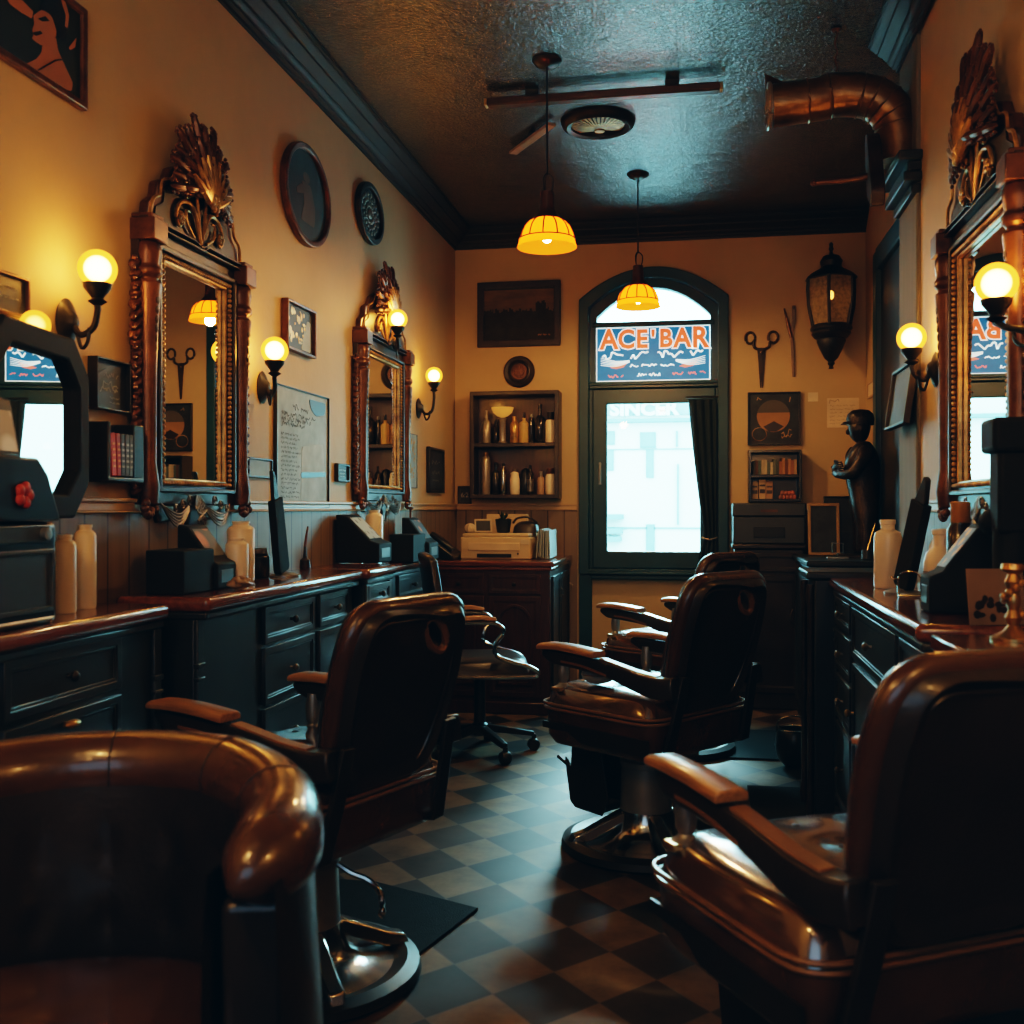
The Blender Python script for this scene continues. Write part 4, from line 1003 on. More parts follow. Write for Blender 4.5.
def ceiling_things():
    p = on_z(598, 121, HC)
    t = thing('ceiling_vent', 'round ceiling vent with a brass sunburst grille', 'vent', (p.x, p.y, HC))
    MB().lathe([(.125, -.004), (.13, -.03), (.15, -.038), (.168, -.03), (.178, -.012), (.18, 0), (.125, 0)], n=48).build('ring', m_iron, t)
    MB().lathe([(0, -.004), (.128, -.004), (.128, -.001), (0, -.001)], n=40).build('backing', m_frame, t)
    mb = MB()
    for k in range(26):
        a = PI + PI * (k + .5) / 26; o_ = Vector((0, .085, -.014)); dd = Vector((math.cos(a), math.sin(a), 0))
        bq = o_.dot(dd); L_ = -bq + math.sqrt(max(0, bq * bq - (o_.x ** 2 + o_.y ** 2) + .126 ** 2))
        mb.sweep([o_ + dd * .03, o_ + dd * (.03 + (L_ - .03) * .5), o_ + dd * L_], [(-.005, -.006), (.005, -.006), (.003, .006), (-.003, .006)], scales=[.6, 1, 1.3])
    mb.lathe([(0, -.022), (.024, -.022), (.03, -.008), (0, -.008)], (0, .085, 0), n=20).build('grille', m_gold, t)
    a = on_z(487, 104, 3.01); b = on_z(720, 90, 3.01); y = (a.y + b.y) / 2
    t = thing('ceiling_rail', 'long dark brown bar fixed flat under the ceiling beside the round vent', 'rail', ((a.x + b.x) / 2, y, HC)); h = (b.x - a.x) / 2
    MB().bb(-h, h, -.028, .028, -.062, -.025).build('bar', mat('rail_brown', (.075, .04, .025), .35), t, bevel=.008)
    MB().bb(-h - .012, -h, -.024, .024, -.058, -.028).bb(h, h + .012, -.024, .024, -.058, -.028).build('end_cap', m_brass, t, bevel=.003)
    MB().bb(-h * .6 - .03, -h * .6 + .03, -.02, .02, -.025, 0).bb(h * .6 - .03, h * .6 + .03, -.02, .02, -.025, 0).build('mounting', m_iron, t)
    a = on_z(513, 153, 3.03); b = on_z(552, 124, 3.03); d = b - a
    t = thing('ceiling_slat', 'short pale wooden slat under the ceiling left of the round vent', 'slat', (a + b) / 2, math.atan2(d.y, d.x))
    MB().bb(-d.length / 2, d.length / 2, -.022, .022, -.008, .008).build('board', mat('pale_wood', (.36, .24, .14), .5, stretch=(2, 20, 20)), t, bevel=.004)
    MB().bb(-.015, .015, -.01, .01, .008, .03).build('mounting', m_iron, t)
    # duct
    t = thing('duct_pipe', 'copper coloured duct elbow coming out of the pilaster under the ceiling', 'duct', (0, 0, 0))
    Y = 4.23
    pa = on_y(772, 112, Y); pts = smooth_path([(pa.x, Y, 2.775), (pa.x + .18, Y, 2.79), (.50, Y, 2.80), (.60, Y, 2.795), (.68, Y, 2.765), (.735, Y, 2.70), (.752, Y, 2.62), (.752, Y, 2.525)], 7)
    r = .082
    MB().tube(pts, r, 28, up=(0, 1, 0)).build('pipe', m_copper, t, smooth=60)
    mb = MB(); mm = len(pts)
    for i in (5, 13, 22, 26, 30, 34, 38):
        q = Vector(pts[i]); tn = (Vector(pts[min(i + 1, mm - 1)]) - Vector(pts[i - 1])).normalized(); v = tn.cross(Vector((0, 1, 0))).normalized()
        mb.tube([q + (Vector((0, 1, 0)) * math.cos(2 * PI * k / 28) + v * math.sin(2 * PI * k / 28)) * (r + .001) for k in range(28)], .0042, 5, closed=True)
    mb.build('seam', m_copper, t)
    q = pts[0]
    MB().tube([q + Vector((-.012, r * 1.0 * math.cos(2 * PI * k / 28), r * math.sin(2 * PI * k / 28))) for k in range(28)], .010, 8, closed=True).build('end_rim', m_tin, t)
    MB().faces([(q.x - .02, Y - .03, q.z + r), (q.x - .03, Y, q.z + r + .05), (q.x + .06, Y, q.z + r), (q.x - .02, Y + .03, q.z + r)], [(0, 1, 2), (1, 3, 2), (0, 2, 3)]).build('torn_flap', m_copper, t, smooth=0)
    t = thing('duct_hanger', 'thin twisted hanger holding the copper duct from the ceiling', 'hanger', (.52, Y, HC))
    MB().tube([(.004 * math.sin(k * 1.3), .004 * math.cos(k * 1.3), -.012 - .155 * k / 12) for k in range(13)], .004, 6).build('wire', m_bronze, t)
    MB().ell((0, 0, -.006), (.02, .02, .006)).build('hook', m_bronze, t)
    t = thing('wall_bracket', 'dark carved wooden bracket with a peg on the pilaster below the duct', 'bracket', (XN - .09, Y - .12, 2.47), ROT['R'])
    MB().prism(roundpoly([(-.035, -.10), (.06, -.16), (.085, -.10), (-.02, .13), (-.07, .16), (-.09, .12)], .02), .05, Matrix.Translation((0, -.09, 0)) @ Matrix.Rotation(0, 4, 'Z')).build('board', m_carve, t, bevel=.006)
    MB().tube([(-.02, -.08, -.02), (-.02, -.16, -.03), (-.02, -.28, -.035)], [.014, .012, .010], 10).ell((-.02, -.285, -.035), (.014, .012, .014)).build('peg', m_bronze, t)
ceiling_things()

# ================================================================== PICTURES AND WALL THINGS
def framed(name, label, cat, wall, box, fm, art, fw=.02, dep=.022, loops=None, tilt=0, group=None, X=None, out=.0, canvas=m_navy):
    c, w, h = wall_box(wall, *box, X=X)
    v = {'L': Vector((1, 0, 0)), 'B': Vector((0, -1, 0)), 'R': Vector((-1, 0, 0))}[wall]
    t = thing(name, label, cat, c + v * (.001 + out), ROT[wall], group); t.rotation_euler = (tilt, 0, ROT[wall])
    hw, hh = w / 2, h / 2
    if loops == 'oval': outer, inner, mid = ellipse(0, 0, hw, hh), ellipse(0, 0, hw - fw, hh - fw), ellipse(0, 0, hw - fw + .004, hh - fw + .004)
    else: outer, inner, mid = rect(-hw, hw, -hh, hh), rect(-hw + fw, hw - fw, -hh + fw, hh - fw), rect(-hw + fw - .003, hw - fw + .003, -hh + fw - .003, hh - fw + .003)
    if fw > 0: MB().ring(outer, inner, -dep, 0).build('frame', fm, t, bevel=min(.006, fw * .3), seg=3)
    cv = MB().prism(mid, .004, Matrix.Translation((0, -dep * .45, 0))).build('picture', canvas, t, smooth=0)
    if art: art(t, cv, hw - fw, hh - fw, -dep * .45 - .0015)
    return t
def flat(polys, m, par, y, name): 
    mb = MB()
    for p in polys: mb.prism(p, .001, Matrix.Translation((0, y, 0)))
    return mb.build(name, m, par, smooth=0)
def art_woman(t, cv, w, h, y):
    inv = (Matrix.Translation(t.location) @ Matrix.Rotation(PI / 2, 4, 'Z')).inverted()
    def S(pts):                                          # drawing traced on the print itself, in the plane of the wall
        out = []
        for a, b in pts:
            q = inv @ on_x(a / 4, b / 4 + 1, XL); out.append((q.x, q.z))
        return out
    flat([roundpoly(S([(115, 60), (150, 35), (190, 58), (210, 108), (206, 146), (176, 166), (150, 180), (126, 166), (109, 151), (118, 138), (111, 117), (121, 92)]), .006),
          roundpoly(S([(152, 176), (206, 146), (214, 196), (244, 262), (274, 328), (270, 362), (228, 350), (140, 284), (86, 254), (130, 232), (150, 206)]), .008)], m_skin, cv, y, 'figure')
    flat([roundpoly(S([(138, 34), (160, -20), (230, -20), (252, 60), (258, 112), (240, 152), (216, 152), (206, 112), (190, 62), (165, 42)]), .01)], m_blackpl, cv, y - .0012, 'hair')
    for nm, pts in (('hat_brim', [(4, -10), (60, -8), (112, 44), (106, 72), (60, 46), (20, 16)]), ('hair_ribbon', [(222, -10), (238, -10), (256, 60), (250, 112), (240, 102), (244, 60)]), ('hair_curl', [(255, 190), (286, 148), (281, 186), (262, 198)])):
        flat([roundpoly(S(pts), .004)], m_skin, cv, y - .0024, nm)
    flat([S([(130, 72), (160, 62), (178, 82), (150, 84)]), S([(107, 128), (140, 121), (150, 132), (124, 142)]), S([(128, 278), (200, 236), (236, 232), (237, 237), (202, 242), (133, 281)])], m_blackpl, cv, y - .0024, 'line_work')
framed('poster', 'large dark framed print of a woman in a hat, top left corner', 'poster', 'L', (-75, 81, -45, 68), m_bronze, art_woman, .022)
def art_plaque(t, cv, w, h, y):
    mb = MB(); scrib(mb, -w * .6, w * .5, h * .35, h * .18, y, .003, seed=2); scrib(mb, -w * .5, w * .6, -h * .2, h * .14, y, .002, seed=4); mb.build('lettering', m_chalk, cv, smooth=0)
framed('wall_plaque', 'small dark plaque on the left wall above the octagonal mirror, at the left edge', 'plaque', 'L', (-16, 24, 273, 315), m_bronze, art_plaque, .008, .018, canvas=m_slate)
def art_board(t, cv, w, h, y):
    mb = MB()
    for z, hh, x0, x1 in ((.42, .26, -.35, .55), (.02, .34, -.45, .62), (-.22, .22, -.6, .5), (-.52, .10, .0, .6), (-.72, .08, .0, .6)): scrib(mb, x0 * w, x1 * w, z * h, hh * h, y, .0028 if hh > .15 else .0016, seed=int(z * 100))
    mb.build('lettering', m_chalk, cv, smooth=0)
    flat([roundpoly([(-.8 * w, .35 * h), (-.2 * w, .75 * h), (.3 * w, .9 * h), (.3 * w, .75 * h), (-.1 * w, .6 * h), (-.7 * w, .1 * h)], .01)], m_grey, cv, y, 'brush_stroke')
framed('chalk_sign', 'black sign with white handwriting on the left wall above the book rack', 'sign', 'L', (87, 121.5, 360, 411), m_blackpl, art_board, .005, .03, out=.0, canvas=m_slate)

def art_oval(t, cv, w, h, y):
    S = lambda pts: [(x * w, z * h) for x, z in pts]
    flat([ellipse(-.02 * w, .40 * h, .16 * w, .12 * h, 16), roundpoly(S([(-.25, .28), (.2, .28), (.42, -.2), (.38, -.62), (-.30, -.62), (-.12, -.2)]), .02), roundpoly(S([(-.25, .2), (-.5, .02), (-.48, -.1), (-.1, .02)]), .01)], mat('faded_figure', (.13, .10, .075), .6), cv, y, 'figure')
framed('oval_portrait', 'oval framed dark portrait high on the left wall', 'picture', 'L', (279, 325, 146, 246), m_bronze, art_oval, .026, .03, 'oval', canvas=mat('portrait_ground', (.035, .05, .05), .5, var=.4))
def art_round(t, cv, w, h, y):
    mb = MB()
    for k in range(3):
        for j in range(18):
            a = 2 * PI * j / 18 + k * .2; r_ = (.35 + .22 * k)
            mb.ell((w * r_ * math.cos(a), y, h * r_ * math.sin(a)), (.012, .004, .012), nu=6, nv=4)
    mb.ell((0, y, 0), (w * .22, .006, h * .22)); mb.build('relief', m_silver, cv)
framed('wall_plate', 'round dark relief plate high on the left wall right of the oval portrait', 'plate', 'L', (354, 379, 184, 244), m_iron, art_round, .03, .03, 'oval', canvas=m_slate)
def art_photo(t, cv, w, h, y):
    rnd = random.Random(5)
    mb = MB()
    for k in range(26):
        x, z = rnd.uniform(-.8, .4) * w, rnd.uniform(-.7, .8) * h; mb.ell((x, y, z), (rnd.uniform(.006, .02), .001, rnd.uniform(.005, .018)), nu=7, nv=4)
    mb.build('print_marks', m_gold, cv)
    flat([roundpoly([(.15 * w, -.9 * h), (.85 * w, -.9 * h), (.85 * w, .5 * h), (.6 * w, .55 * h), (.35 * w, 0)], .01)], m_slatblue, cv, y, 'pale_shape')
framed('small_picture', 'small dark picture on the left wall between the two carved mirrors, above the lamp', 'picture', 'L', (281, 310, 305, 354), m_bronze, art_photo, .012, .03, canvas=m_slate)
def art_sheet(t, cv, w, h, y):
    mb = MB(); 
    scrib(mb, -.4 * w, .2 * w, .70 * h, .035, y, .004, seed=1)
    for k in range(3): scrib(mb, -.8 * w, (.5 - .2 * k) * w, (.56 - .09 * k) * h, .022, y, .0035, seed=20 + k)
    for k in range(15): scrib(mb, -.82 * w, -.2 * w + .1 * w * math.sin(k * 2), (.22 - .075 * k) * h, .012, y, .0022, seed=40 + k)
    mb.build('lettering', m_ink, cv, smooth=0)
    flat([roundpoly([(-.05 * w, .05 * h), (.8 * w, .15 * h), (.9 * w, -.9 * h), (-.1 * w, -.9 * h)], .02)], mat('sheet_pale', (.40, .45, .44), .6, var=.3), cv, y, 'pale_area')
    flat([roundpoly([(.2 * w, .9 * h), (.9 * w, .9 * h), (.85 * w, .68 * h), (.5 * w, .62 * h), (.3 * w, .72 * h)], .02), roundpoly([(-.1 * w, -.40 * h), (.9 * w, -.36 * h), (.9 * w, -.44 * h), (-.1 * w, -.5 * h)], .01)], m_grey, cv, y - .0012, 'dark_print')
framed('pinned_sheet', 'large pale blue printed sheet on a board between the two carved mirrors', 'notice', 'L', (273, 326, 391, 508), m_blackpl, art_sheet, .004, .016, canvas=m_slatblue)
framed('small_photo', 'little grey photo on the left wall right of the first carved mirror', 'photo', 'L', (246, 270, 458, 478), m_grey, None, .008, .012, canvas=m_slatblue)
def art_lines(t, cv, w, h, y):
    mb = MB(); scrib(mb, -.6 * w, .6 * w, .4 * h, .22 * h, y, .0035, seed=3); scrib(mb, -.5 * w, .6 * w, -.1 * h, .2 * h, y, .003, seed=7); scrib(mb, -.5 * w, .5 * w, -.5 * h, .14 * h, y, .002, seed=9); mb.build('lettering', m_chalk, cv, smooth=0)
framed('wall_plaque', 'small black lettered plaque beside the foot of the second carved mirror', 'plaque', 'L', (334, 346, 464, 482), m_iron, art_lines, .010, .02, canvas=m_slate)
framed('wall_strip', 'narrow grey printed strip hanging right of the second carved mirror', 'print', 'L', (408.5, 416, 434, 488), m_grey, art_photo, .004, .008, canvas=m_slatblue)
framed('wall_plaque', 'tall black plaque with faint lettering on the left wall near the back corner', 'plaque', 'L', (426, 441, 448, 493), m_blackpl, art_lines, .018, .025, canvas=m_slate)

# back wall
def art_sky(t, cv, w, h, y):
    rnd = random.Random(11); flat([[(-w, -.15 * h), (w, -.15 * h), (w, .95 * h), (-w, .95 * h)]], mat('dusk_sky', (.20, .115, .05), .6, vs=4, col2=(.06, .045, .032), stretch=(1, 1, 3)), cv, y, 'sky')
    pts = [(-w, -h), ]; x = -w; sk = [(-w, .10 * h)]
    while x < w:
        st = rnd.uniform(.02, .05) * w * 1.2; top = .12 + rnd.uniform(-.06, .12) + (.28 if .45 * w < x < .75 * w else 0)
        sk += [(x, top * h), (min(w, x + st), top * h)]; x += st
    mb = MB()
    for (a, b) in zip(sk[1::2], sk[2::2]): mb.bb(a[0], b[0] + .0001, y - .0025, y - .0012, -h, a[1])
    mb.build('skyline', mat('skyline_dark', (.020, .018, .014), .7, var=.5, vs=14), cv, smooth=0)
    m2 = MB(); scrib(m2, .55 * w, .9 * w, -.82 * h, .07 * h, y - .004, .0045, seed=4); m2.build('lettering', mat('signature', (.30, .16, .07), .6), cv, smooth=0)
framed('landscape_picture', 'wide dark framed skyline picture at dusk on the back wall', 'picture', 'B', (478, 561, 282, 347), m_frame, art_sky, .045, .03)
c, w, h = wall_box('B', 503.5, 535.5, 356, 388)
t = thing('medallion', 'round carved wooden medallion on the back wall below the skyline picture', 'medallion', c + Vector((0, -.001, 0)))
Mx = Matrix.Rotation(PI / 2, 4, 'X')
MB().lathe([(0, 0), (.102, 0), (.106, .012), (.095, .026), (.078, .020), (.066, .026), (.058, .018), (0, .018)], M=Mx, n=44).build('rim', m_frame, t)
mb = MB().lathe([(0, .018), (.055, .018), (.050, .024), (0, .027)], M=Mx, n=36)
for k in range(14): mb.ell((.034 * math.cos(k * .45), -.026, .034 * math.sin(k * .45)), (.006, .004, .008), nu=6, nv=4)
mb.bb(-.004, .004, -.034, -.02, -.035, .035).bb(-.02, .02, -.034, -.02, .008, .014).build('relief', m_bronze, t)
def art_switch(t, cv, w, h, y): text('6:2', .045, m_chalk, cv, (0, y, 0), ex=.0006)
framed('small_sign', 'tiny dark square sign low on the back wall beside the corner', 'sign', 'B', (458, 472, 486, 504.5), m_frame, art_switch, .018, .015, canvas=m_slate)

# bottle shelf and everything on it
def bottle(name, label, x, y, z, prof, m, capm=None, caph=.02, capr=.012, group=None, cat='bottle', n=18, band=None, neck=None):
    t = thing(name, label, cat, (x, y, z), 0, group)
    b = MB().lathe(prof, n=n).build('body', m, t)
    zt = prof[-1][1] if prof[-1][0] > 0 else prof[-1][1]
    if capm: MB().lathe([(capr * .95, zt), (capr, zt + .002), (capr, zt + caph), (capr * .8, zt + caph + .002), (0, zt + caph + .002)], n=n).build('cap', capm, t)
    if band:
        z0, z1, r_, bm_ = band; MB().lathe([(r_ - .002, z0), (r_ + .0008, z0), (r_ + .0008, z1), (r_ - .002, z1)], n=n).build('label_band', bm_, t)
    return t
def P(r, h, neck=.4, sh=.75): return [(r * .9, 0), (r, .005), (r, h * sh), (r * (neck + .25), h * (sh + .08)), (r * neck, h * (sh + .12)), (r * neck, h)]
def J(r, h): return [(r * .9, 0), (r, .005), (r, h * .88), (r * .85, h * .95), (r * .8, h)]
def shelf_with_bottles():
    c, w, h = wall_box('B', 475, 562, 393.5, 499)
    t = thing('bottle_shelf', 'dark two tier wooden shelf box on the back wall left of the window', 'shelf', c + Vector((0, -.002, 0)))
    hw, hh, d = w / 2, h / 2, .17
    MB().ring(rect(-hw, hw, -hh, hh), rect(-hw + .028, hw - .028, -hh + .028, hh - .028), -d, 0).bb(-hw + .02, hw - .02, -d + .01, 0, -.014, .014).build('case', m_frame, t, bevel=.005)
    MB().bb(-hw + .02, hw - .02, -.012, -.002, -hh + .02, hh - .02).build('back_board', m_redwood, t)
    X = lambda px: on_y(px, 450, YB - .09).x
    z1, z0 = c.z + .0145, c.z - hh + .0285; y = YB - .095
    m_tinw = m_tin; g1, g2 = 'bottles on the upper shelf', 'bottles on the lower shelf'
    bottle('bottle', 'pewter pump bottle at the left end of the upper shelf', X(486.5), y, z1, P(.030, .19, .35, .72), m_tin, m_tin, .03, .009, g1)
    bottle('bottle', 'short black bottle behind the amber goblet on the upper shelf', X(495.5), y + .03, z1, P(.026, .14), m_darkglass, m_darkglass, .02, .011, g1)
    q = thing('goblet', 'amber glass goblet with a wide lit bowl on the upper shelf', 'glass', (X(503), y - .01, z1), 0)
    MB().lathe([(.030, 0), (.032, .006), (.024, .012), (.022, .15), (.030, .165), (.012, .17)], n=20).build('stem', m_tin, q)
    MB().lathe([(.012, .17), (.035, .178), (.062, .20), (.075, .235), (.072, .235), (.058, .205), (.03, .186), (0, .182)], n=28).build('bowl', mat('amber_bowl', (.75, .42, .13), .25, coat=.3, emit=(1, .45, .08), es=.25), q)  # glow of the bowl is put into its glass as emission
    bottle('bottle', 'gold bottle just right of the amber goblet on the upper shelf', X(514.5), y, z1, P(.030, .155, .5, .8), m_gold, m_gold, .02, .014, g1)
    bottle('bottle', 'taller gold bottle in the middle of the upper shelf with a pointed top', X(524), y, z1, P(.032, .165, .35, .78), mat('gold_label', (.62, .42, .15), .35), m_darkglass, .035, .010, g1)
    bottle('bottle', 'slim dark bottle with a grey cap right of the gold bottles on the upper shelf', X(531.5), y, z1, P(.018, .17, .6, .85), m_darkglass, m_steel, .02, .010, g1)
    bottle('bottle', 'tall black bottle with a long neck on the upper shelf', X(540), y, z1, P(.034, .235, .36, .66), m_darkglass, m_darkglass, .02, .014, g1)
    bottle('jar', 'cream jar with a dark lid at the right end of the upper shelf', X(550.5), y, z1, J(.034, .15), m_white, m_iron, .05, .024, g1, 'jar')
    bottle('flask', 'tall steel flask at the left end of the lower shelf', X(486), y, z0, [(.028, 0), (.031, .006), (.031, .22), (.024, .25), (.016, .256)], m_tin, m_brass, .022, .018, g2, 'flask')
    bottle('bottle', 'dark green bottle beside the steel flask on the lower shelf', X(495.5), y + .02, z0, P(.028, .19), m_darkglass, m_darkglass, .02, .011, g2)
    bottle('bottle', 'slim silver bottle on the lower shelf', X(503.5), y, z0, P(.018, .185, .5, .85), m_chrome, m_iron, .02, .009, g2)
    bottle('jar', 'pale jar with a bulbous top in the middle of the lower shelf', X(515), y, z0, [(.028, 0), (.033, .006), (.033, .10), (.026, .125), (.028, .14), (.018, .15)], m_white, m_silver, .02, .012, g2, 'jar')
    bottle('tin', 'round shouldered black tin behind the pale jar on the lower shelf', X(525), y + .035, z0, [(.034, 0), (.036, .006), (.036, .13), (.028, .16), (.01, .175)], m_blackpl, None, 0, 0, g2, 'tin')
    bottle('bottle', 'dark bottle with a silver label right of the black tin on the lower shelf', X(531), y - .02, z0, P(.022, .17, .4, .8), m_darkglass, m_darkglass, .02, .009, g2, band=(.02, .10, .022, m_silver))
    bottle('tin', 'small coppery tin on the lower shelf next to the last jar', X(541), y, z0, J(.024, .115), mat('coppery', (.42, .27, .17), .35), m_tin, .035, .012, g2, 'tin')
    bottle('jar', 'cream jar with a copper lid at the right end of the lower shelf', X(550.5), y, z0, J(.034, .135), m_white, m_bronze, .035, .028, g2, 'jar')
shelf_with_bottles()

# right part of the back wall
def on_back(px, py, y=YB): return on_y(px, py, y)
def scissors():
    c, w, h = wall_box('B', 745, 778, 331, 388)
    t = thing('scissors', 'large old iron scissors hung on the back wall right of the window', 'scissors', c + Vector((0, -.012, 0)))
    m = mat('old_iron', (.060, .042, .030), .45, metal=.6, var=.4)
    for s in (-1, 1):
        mb = MB(); r0 = Vector((s * (w / 2 - .032), 0, h / 2 - .045))
        mb.tube([(r0.x + .030 * math.cos(2 * PI * k / 24), -.003 * s, r0.z + .036 * math.sin(2 * PI * k / 24)) for k in range(24)], .0085, 8, closed=True)
        mb.tube(smooth_path([(r0.x - s * .022, -.003 * s, r0.z - .028), (s * .045, -.003 * s, h / 2 - .105), (s * .012, -.003 * s, h / 2 - .125), (0, -.003 * s, h / 2 - .15)], 5), [.009] * 16, 8)
        b = MB().prism([(-.028 if s > 0 else -.004, h / 2 - .11), (.004 if s > 0 else .028, h / 2 - .11), (.022 if s < 0 else .006, 0), (.006 * -s + .002, -h / 2), (-.006 * s - .004, -h / 2), (-.022 if s > 0 else -.006, 0)], .004, Matrix.Translation((0, -.004 * s - .002, 0)))
        mb.build('handle', m, t); b.build('blade', m, t, bevel=.001)
    MB().lathe([(0, -.008), (.008, -.008), (.008, .008), (0, .008)], (0, 0, h / 2 - .14), Matrix.Rotation(PI / 2, 4, 'X'), n=14).build('pivot', m_brass, t)
scissors()
def tongs():
    c, w, h = wall_box('B', 783, 800.5, 306, 377)
    t = thing('hair_tongs', 'long thin metal hair tongs hung on the back wall beside the scissors', 'tongs', c + Vector((0, -.012, 0)))
    MB().sweep([(.010, 0, -h / 2), (.006, 0, -h * .2), (-.002, 0, h * .12), (.012, 0, h * .3), (.012, 0, h / 2)], [(-.012, -.005), (.012, -.005), (.012, .005), (-.012, .005)], up=(0, 1, 0), scales=[.7, .9, .75, 1.1, .9]).build('shaft', mat('worn_metal', (.22, .15, .10), .4, metal=.5), t, bevel=.003)
    mb = MB().tube([(-.004, -.004, .02), (-.022, -.006, h * .22), (-.048, -.004, h * .46)], [.009, .012, .005], 8)
    for k in range(6): mb.ell((-.020 - .004 * k, -.010, h * (.16 + .045 * k)), (.008, .005, .010), nu=6, nv=4)
    mb.build('open_arm', m_bronze, t)
    MB().ell((.012, -.006, h * .46), (.005, .01, .005)).build('nail_mount', m_iron, t)
tongs()
def lantern():
    c, w, h = wall_box('B', 809, 856, 249, 370, )
    c.y = YB - .19; c.x -= .03
    t = thing('wall_lantern', 'big old iron lantern with dusty amber glass on the back wall by the right corner', 'lantern', c)
    hh = h / 2; n = 6; rot = Matrix.Rotation(R(18), 4, 'Z')
    MB().lathe([(.155, hh - .235), (.155, hh - .225), (.13, hh - .20), (.075, hh - .17), (.06, hh - .155), (.062, hh - .145), (.068, hh - .12), (.05, hh - .09), (.014, hh - .08), (.008, hh - .06), (.016, hh - .045), (.010, hh - .03), (.013, hh - .015), (0, hh)], M=rot, n=n * 2).build('hood', m_iron, t, bevel=.003)
    glass = MB().lathe([(.146, hh - .235), (.148, hh - .30), (.142, hh - .40), (.116, hh - .52)], M=rot, n=n)
    gm = nodes('dusty_glass'); m, nt, out = gm
    a = N(nt, 'BsdfTransparent', Color=(.55, .42, .22, 1)); b = N(nt, 'BsdfPrincipled', Roughness=.3); b.inputs['Base Color'].default_value = (.50, .38, .21, 1)
    nz = N(nt, 'TexNoise', Scale=14.0, Detail=5.0); mr = N(nt, 'MapRange'); mr.inputs['From Min'].default_value = .3; mr.inputs['From Max'].default_value = .7; mr.inputs['To Min'].default_value = .35; mr.inputs['To Max'].default_value = .8
    nt.links.new(nz.outputs['Fac'], mr.inputs[0]); mx = N(nt, 'MixShader'); nt.links.new(mr.outputs[0], mx.inputs[0]); nt.links.new(a.outputs[0], mx.inputs[1]); nt.links.new(b.outputs[0], mx.inputs[2]); nt.links.new(mx.outputs[0], out.inputs[0])
    glass.build('glass', m, t, smooth=20)
    for k in range(n):
        a = 2 * PI * k / n + R(18)
        MB().tube([(math.cos(a) * r_, math.sin(a) * r_, z) for r_, z in ((.150, hh - .23), (.152, hh - .30), (.146, hh - .40), (.120, hh - .525))], .010, 6).build('rib', m_iron, t)
    MB().lathe([(.118, hh - .515), (.126, hh - .53), (.126, hh - .545), (.115, hh - .555), (.12, hh - .57), (.10, hh - .595), (.085, hh - .60), (.088, hh - .615), (.07, hh - .66), (.04, hh - .72), (.018, hh - .74), (.022, hh - .755), (.012, hh - .765), (.016, hh - .785), (0, -hh)], M=rot, n=12).build('tail', m_iron, t, bevel=.002)
    MB().ell((0, 0, hh - .33), (.016, .016, .028)).build('bulb', mat('lantern_bulb', (1, .6, .2), .4, emit=(1, .5, .12), es=14), t)
    MB().tube(smooth_path([(0, .02, hh - .07), (0, .10, hh - .09), (0, .14, hh - .16), (0, .185, hh - .2)], 5), .010, 8).box((0, .183, hh - .25), (.07, .012, .24)).build('bracket', m_iron, t, bevel=.003)
lantern()
def art_disc(t, cv, w, h, y):
    r_ = w * .66; cz = .10 * h
    flat([ellipse(-.02 * w, cz, r_, r_)], mat('disc_sand', (.36, .185, .075), .6, var=.2), cv, y, 'sunset_disc')
    arcs = [(-.02 * w + r_ * math.cos(a), cz + r_ * math.sin(a)) for a in [R(12) + R(156) * k / 20 for k in range(21)]]
    flat([arcs], mat('disc_sky', (.10, .085, .07), .6, var=.2), cv, y - .0012, 'disc_sky')
    flat([[(-.42 * w, cz - .42 * h), (-.1 * w, cz - .26 * h), (.0, cz - .20 * h), (.08 * w, cz - .25 * h), (.40 * w, cz - .42 * h), (.1 * w, cz - .62 * h), (-.2 * w, cz - .62 * h)]], m_frame, cv, y - .0024, 'hill')
    mb = MB(); mb.tube([(-.58 * w + .045 * math.cos(2 * PI * k / 24), y, -.62 * h + .042 * math.sin(2 * PI * k / 24)) for k in range(24)], .0022, 5, closed=True)
    scrib(mb, .3 * w, .75 * w, -.58 * h, .05, y, .004, seed=3); scrib(mb, .3 * w, .75 * w, -.70 * h, .03, y, .003, seed=6); scrib(mb, -.7 * w, -.5 * w, .8 * h, .02, y, .003, seed=8); mb.tube([(.66 * w, y, .85 * h), (.62 * w, y, .65 * h)], .003, 5)
    mb.build('gold_marks', m_gold, cv)
framed('square_picture', 'square black board with a round sunset scene on the back wall', 'picture', 'B', (747.5, 800, 392.5, 445), m_blackpl, art_disc, .008, .035, canvas=m_slate)
framed('paper_card', 'tiny blank card on the back wall above the paper note', 'card', 'B', (808.5, 817.5, 393, 401), None, None, 0, .006, canvas=mat('tan_card', (.72, .60, .42), .7))
def art_note(t, cv, w, h, y):
    mb = MB(); scrib(mb, -.9 * w, -.2 * w, .8 * h, .03, y, .003, seed=2)
    for k in range(6): scrib(mb, -.85 * w, .8 * w, (.5 - .25 * k) * h, .012, y, .0012, seed=60 + k)
    mb.build('lettering', mat('faint_ink', (.30, .20, .12), .8), cv, smooth=0)
framed('paper_note', 'tan paper note pinned on the back wall beside the statue', 'note', 'B', (827.5, 858.5, 398.5, 427), None, art_note, 0, .004, canvas=mat('tan_paper', (.70, .56, .38), .8))
framed('switch_plate', 'narrow light switch plate on the side wall beyond the lantern', 'switch', 'R', (869, 876.5, 381, 397), m_rail, None, .012, .012, X=XR, canvas=m_white)
framed('leaning_board', 'grey slanted board on the pilaster below the right wall lamp', 'board', 'R', (900, 921, 366, 428), m_iron, None, .012, .025, X=XN - .017, tilt=R(-8), out=.02, canvas=mat('board_grey', (.03, .034, .036), .6, var=.4, vs=9))

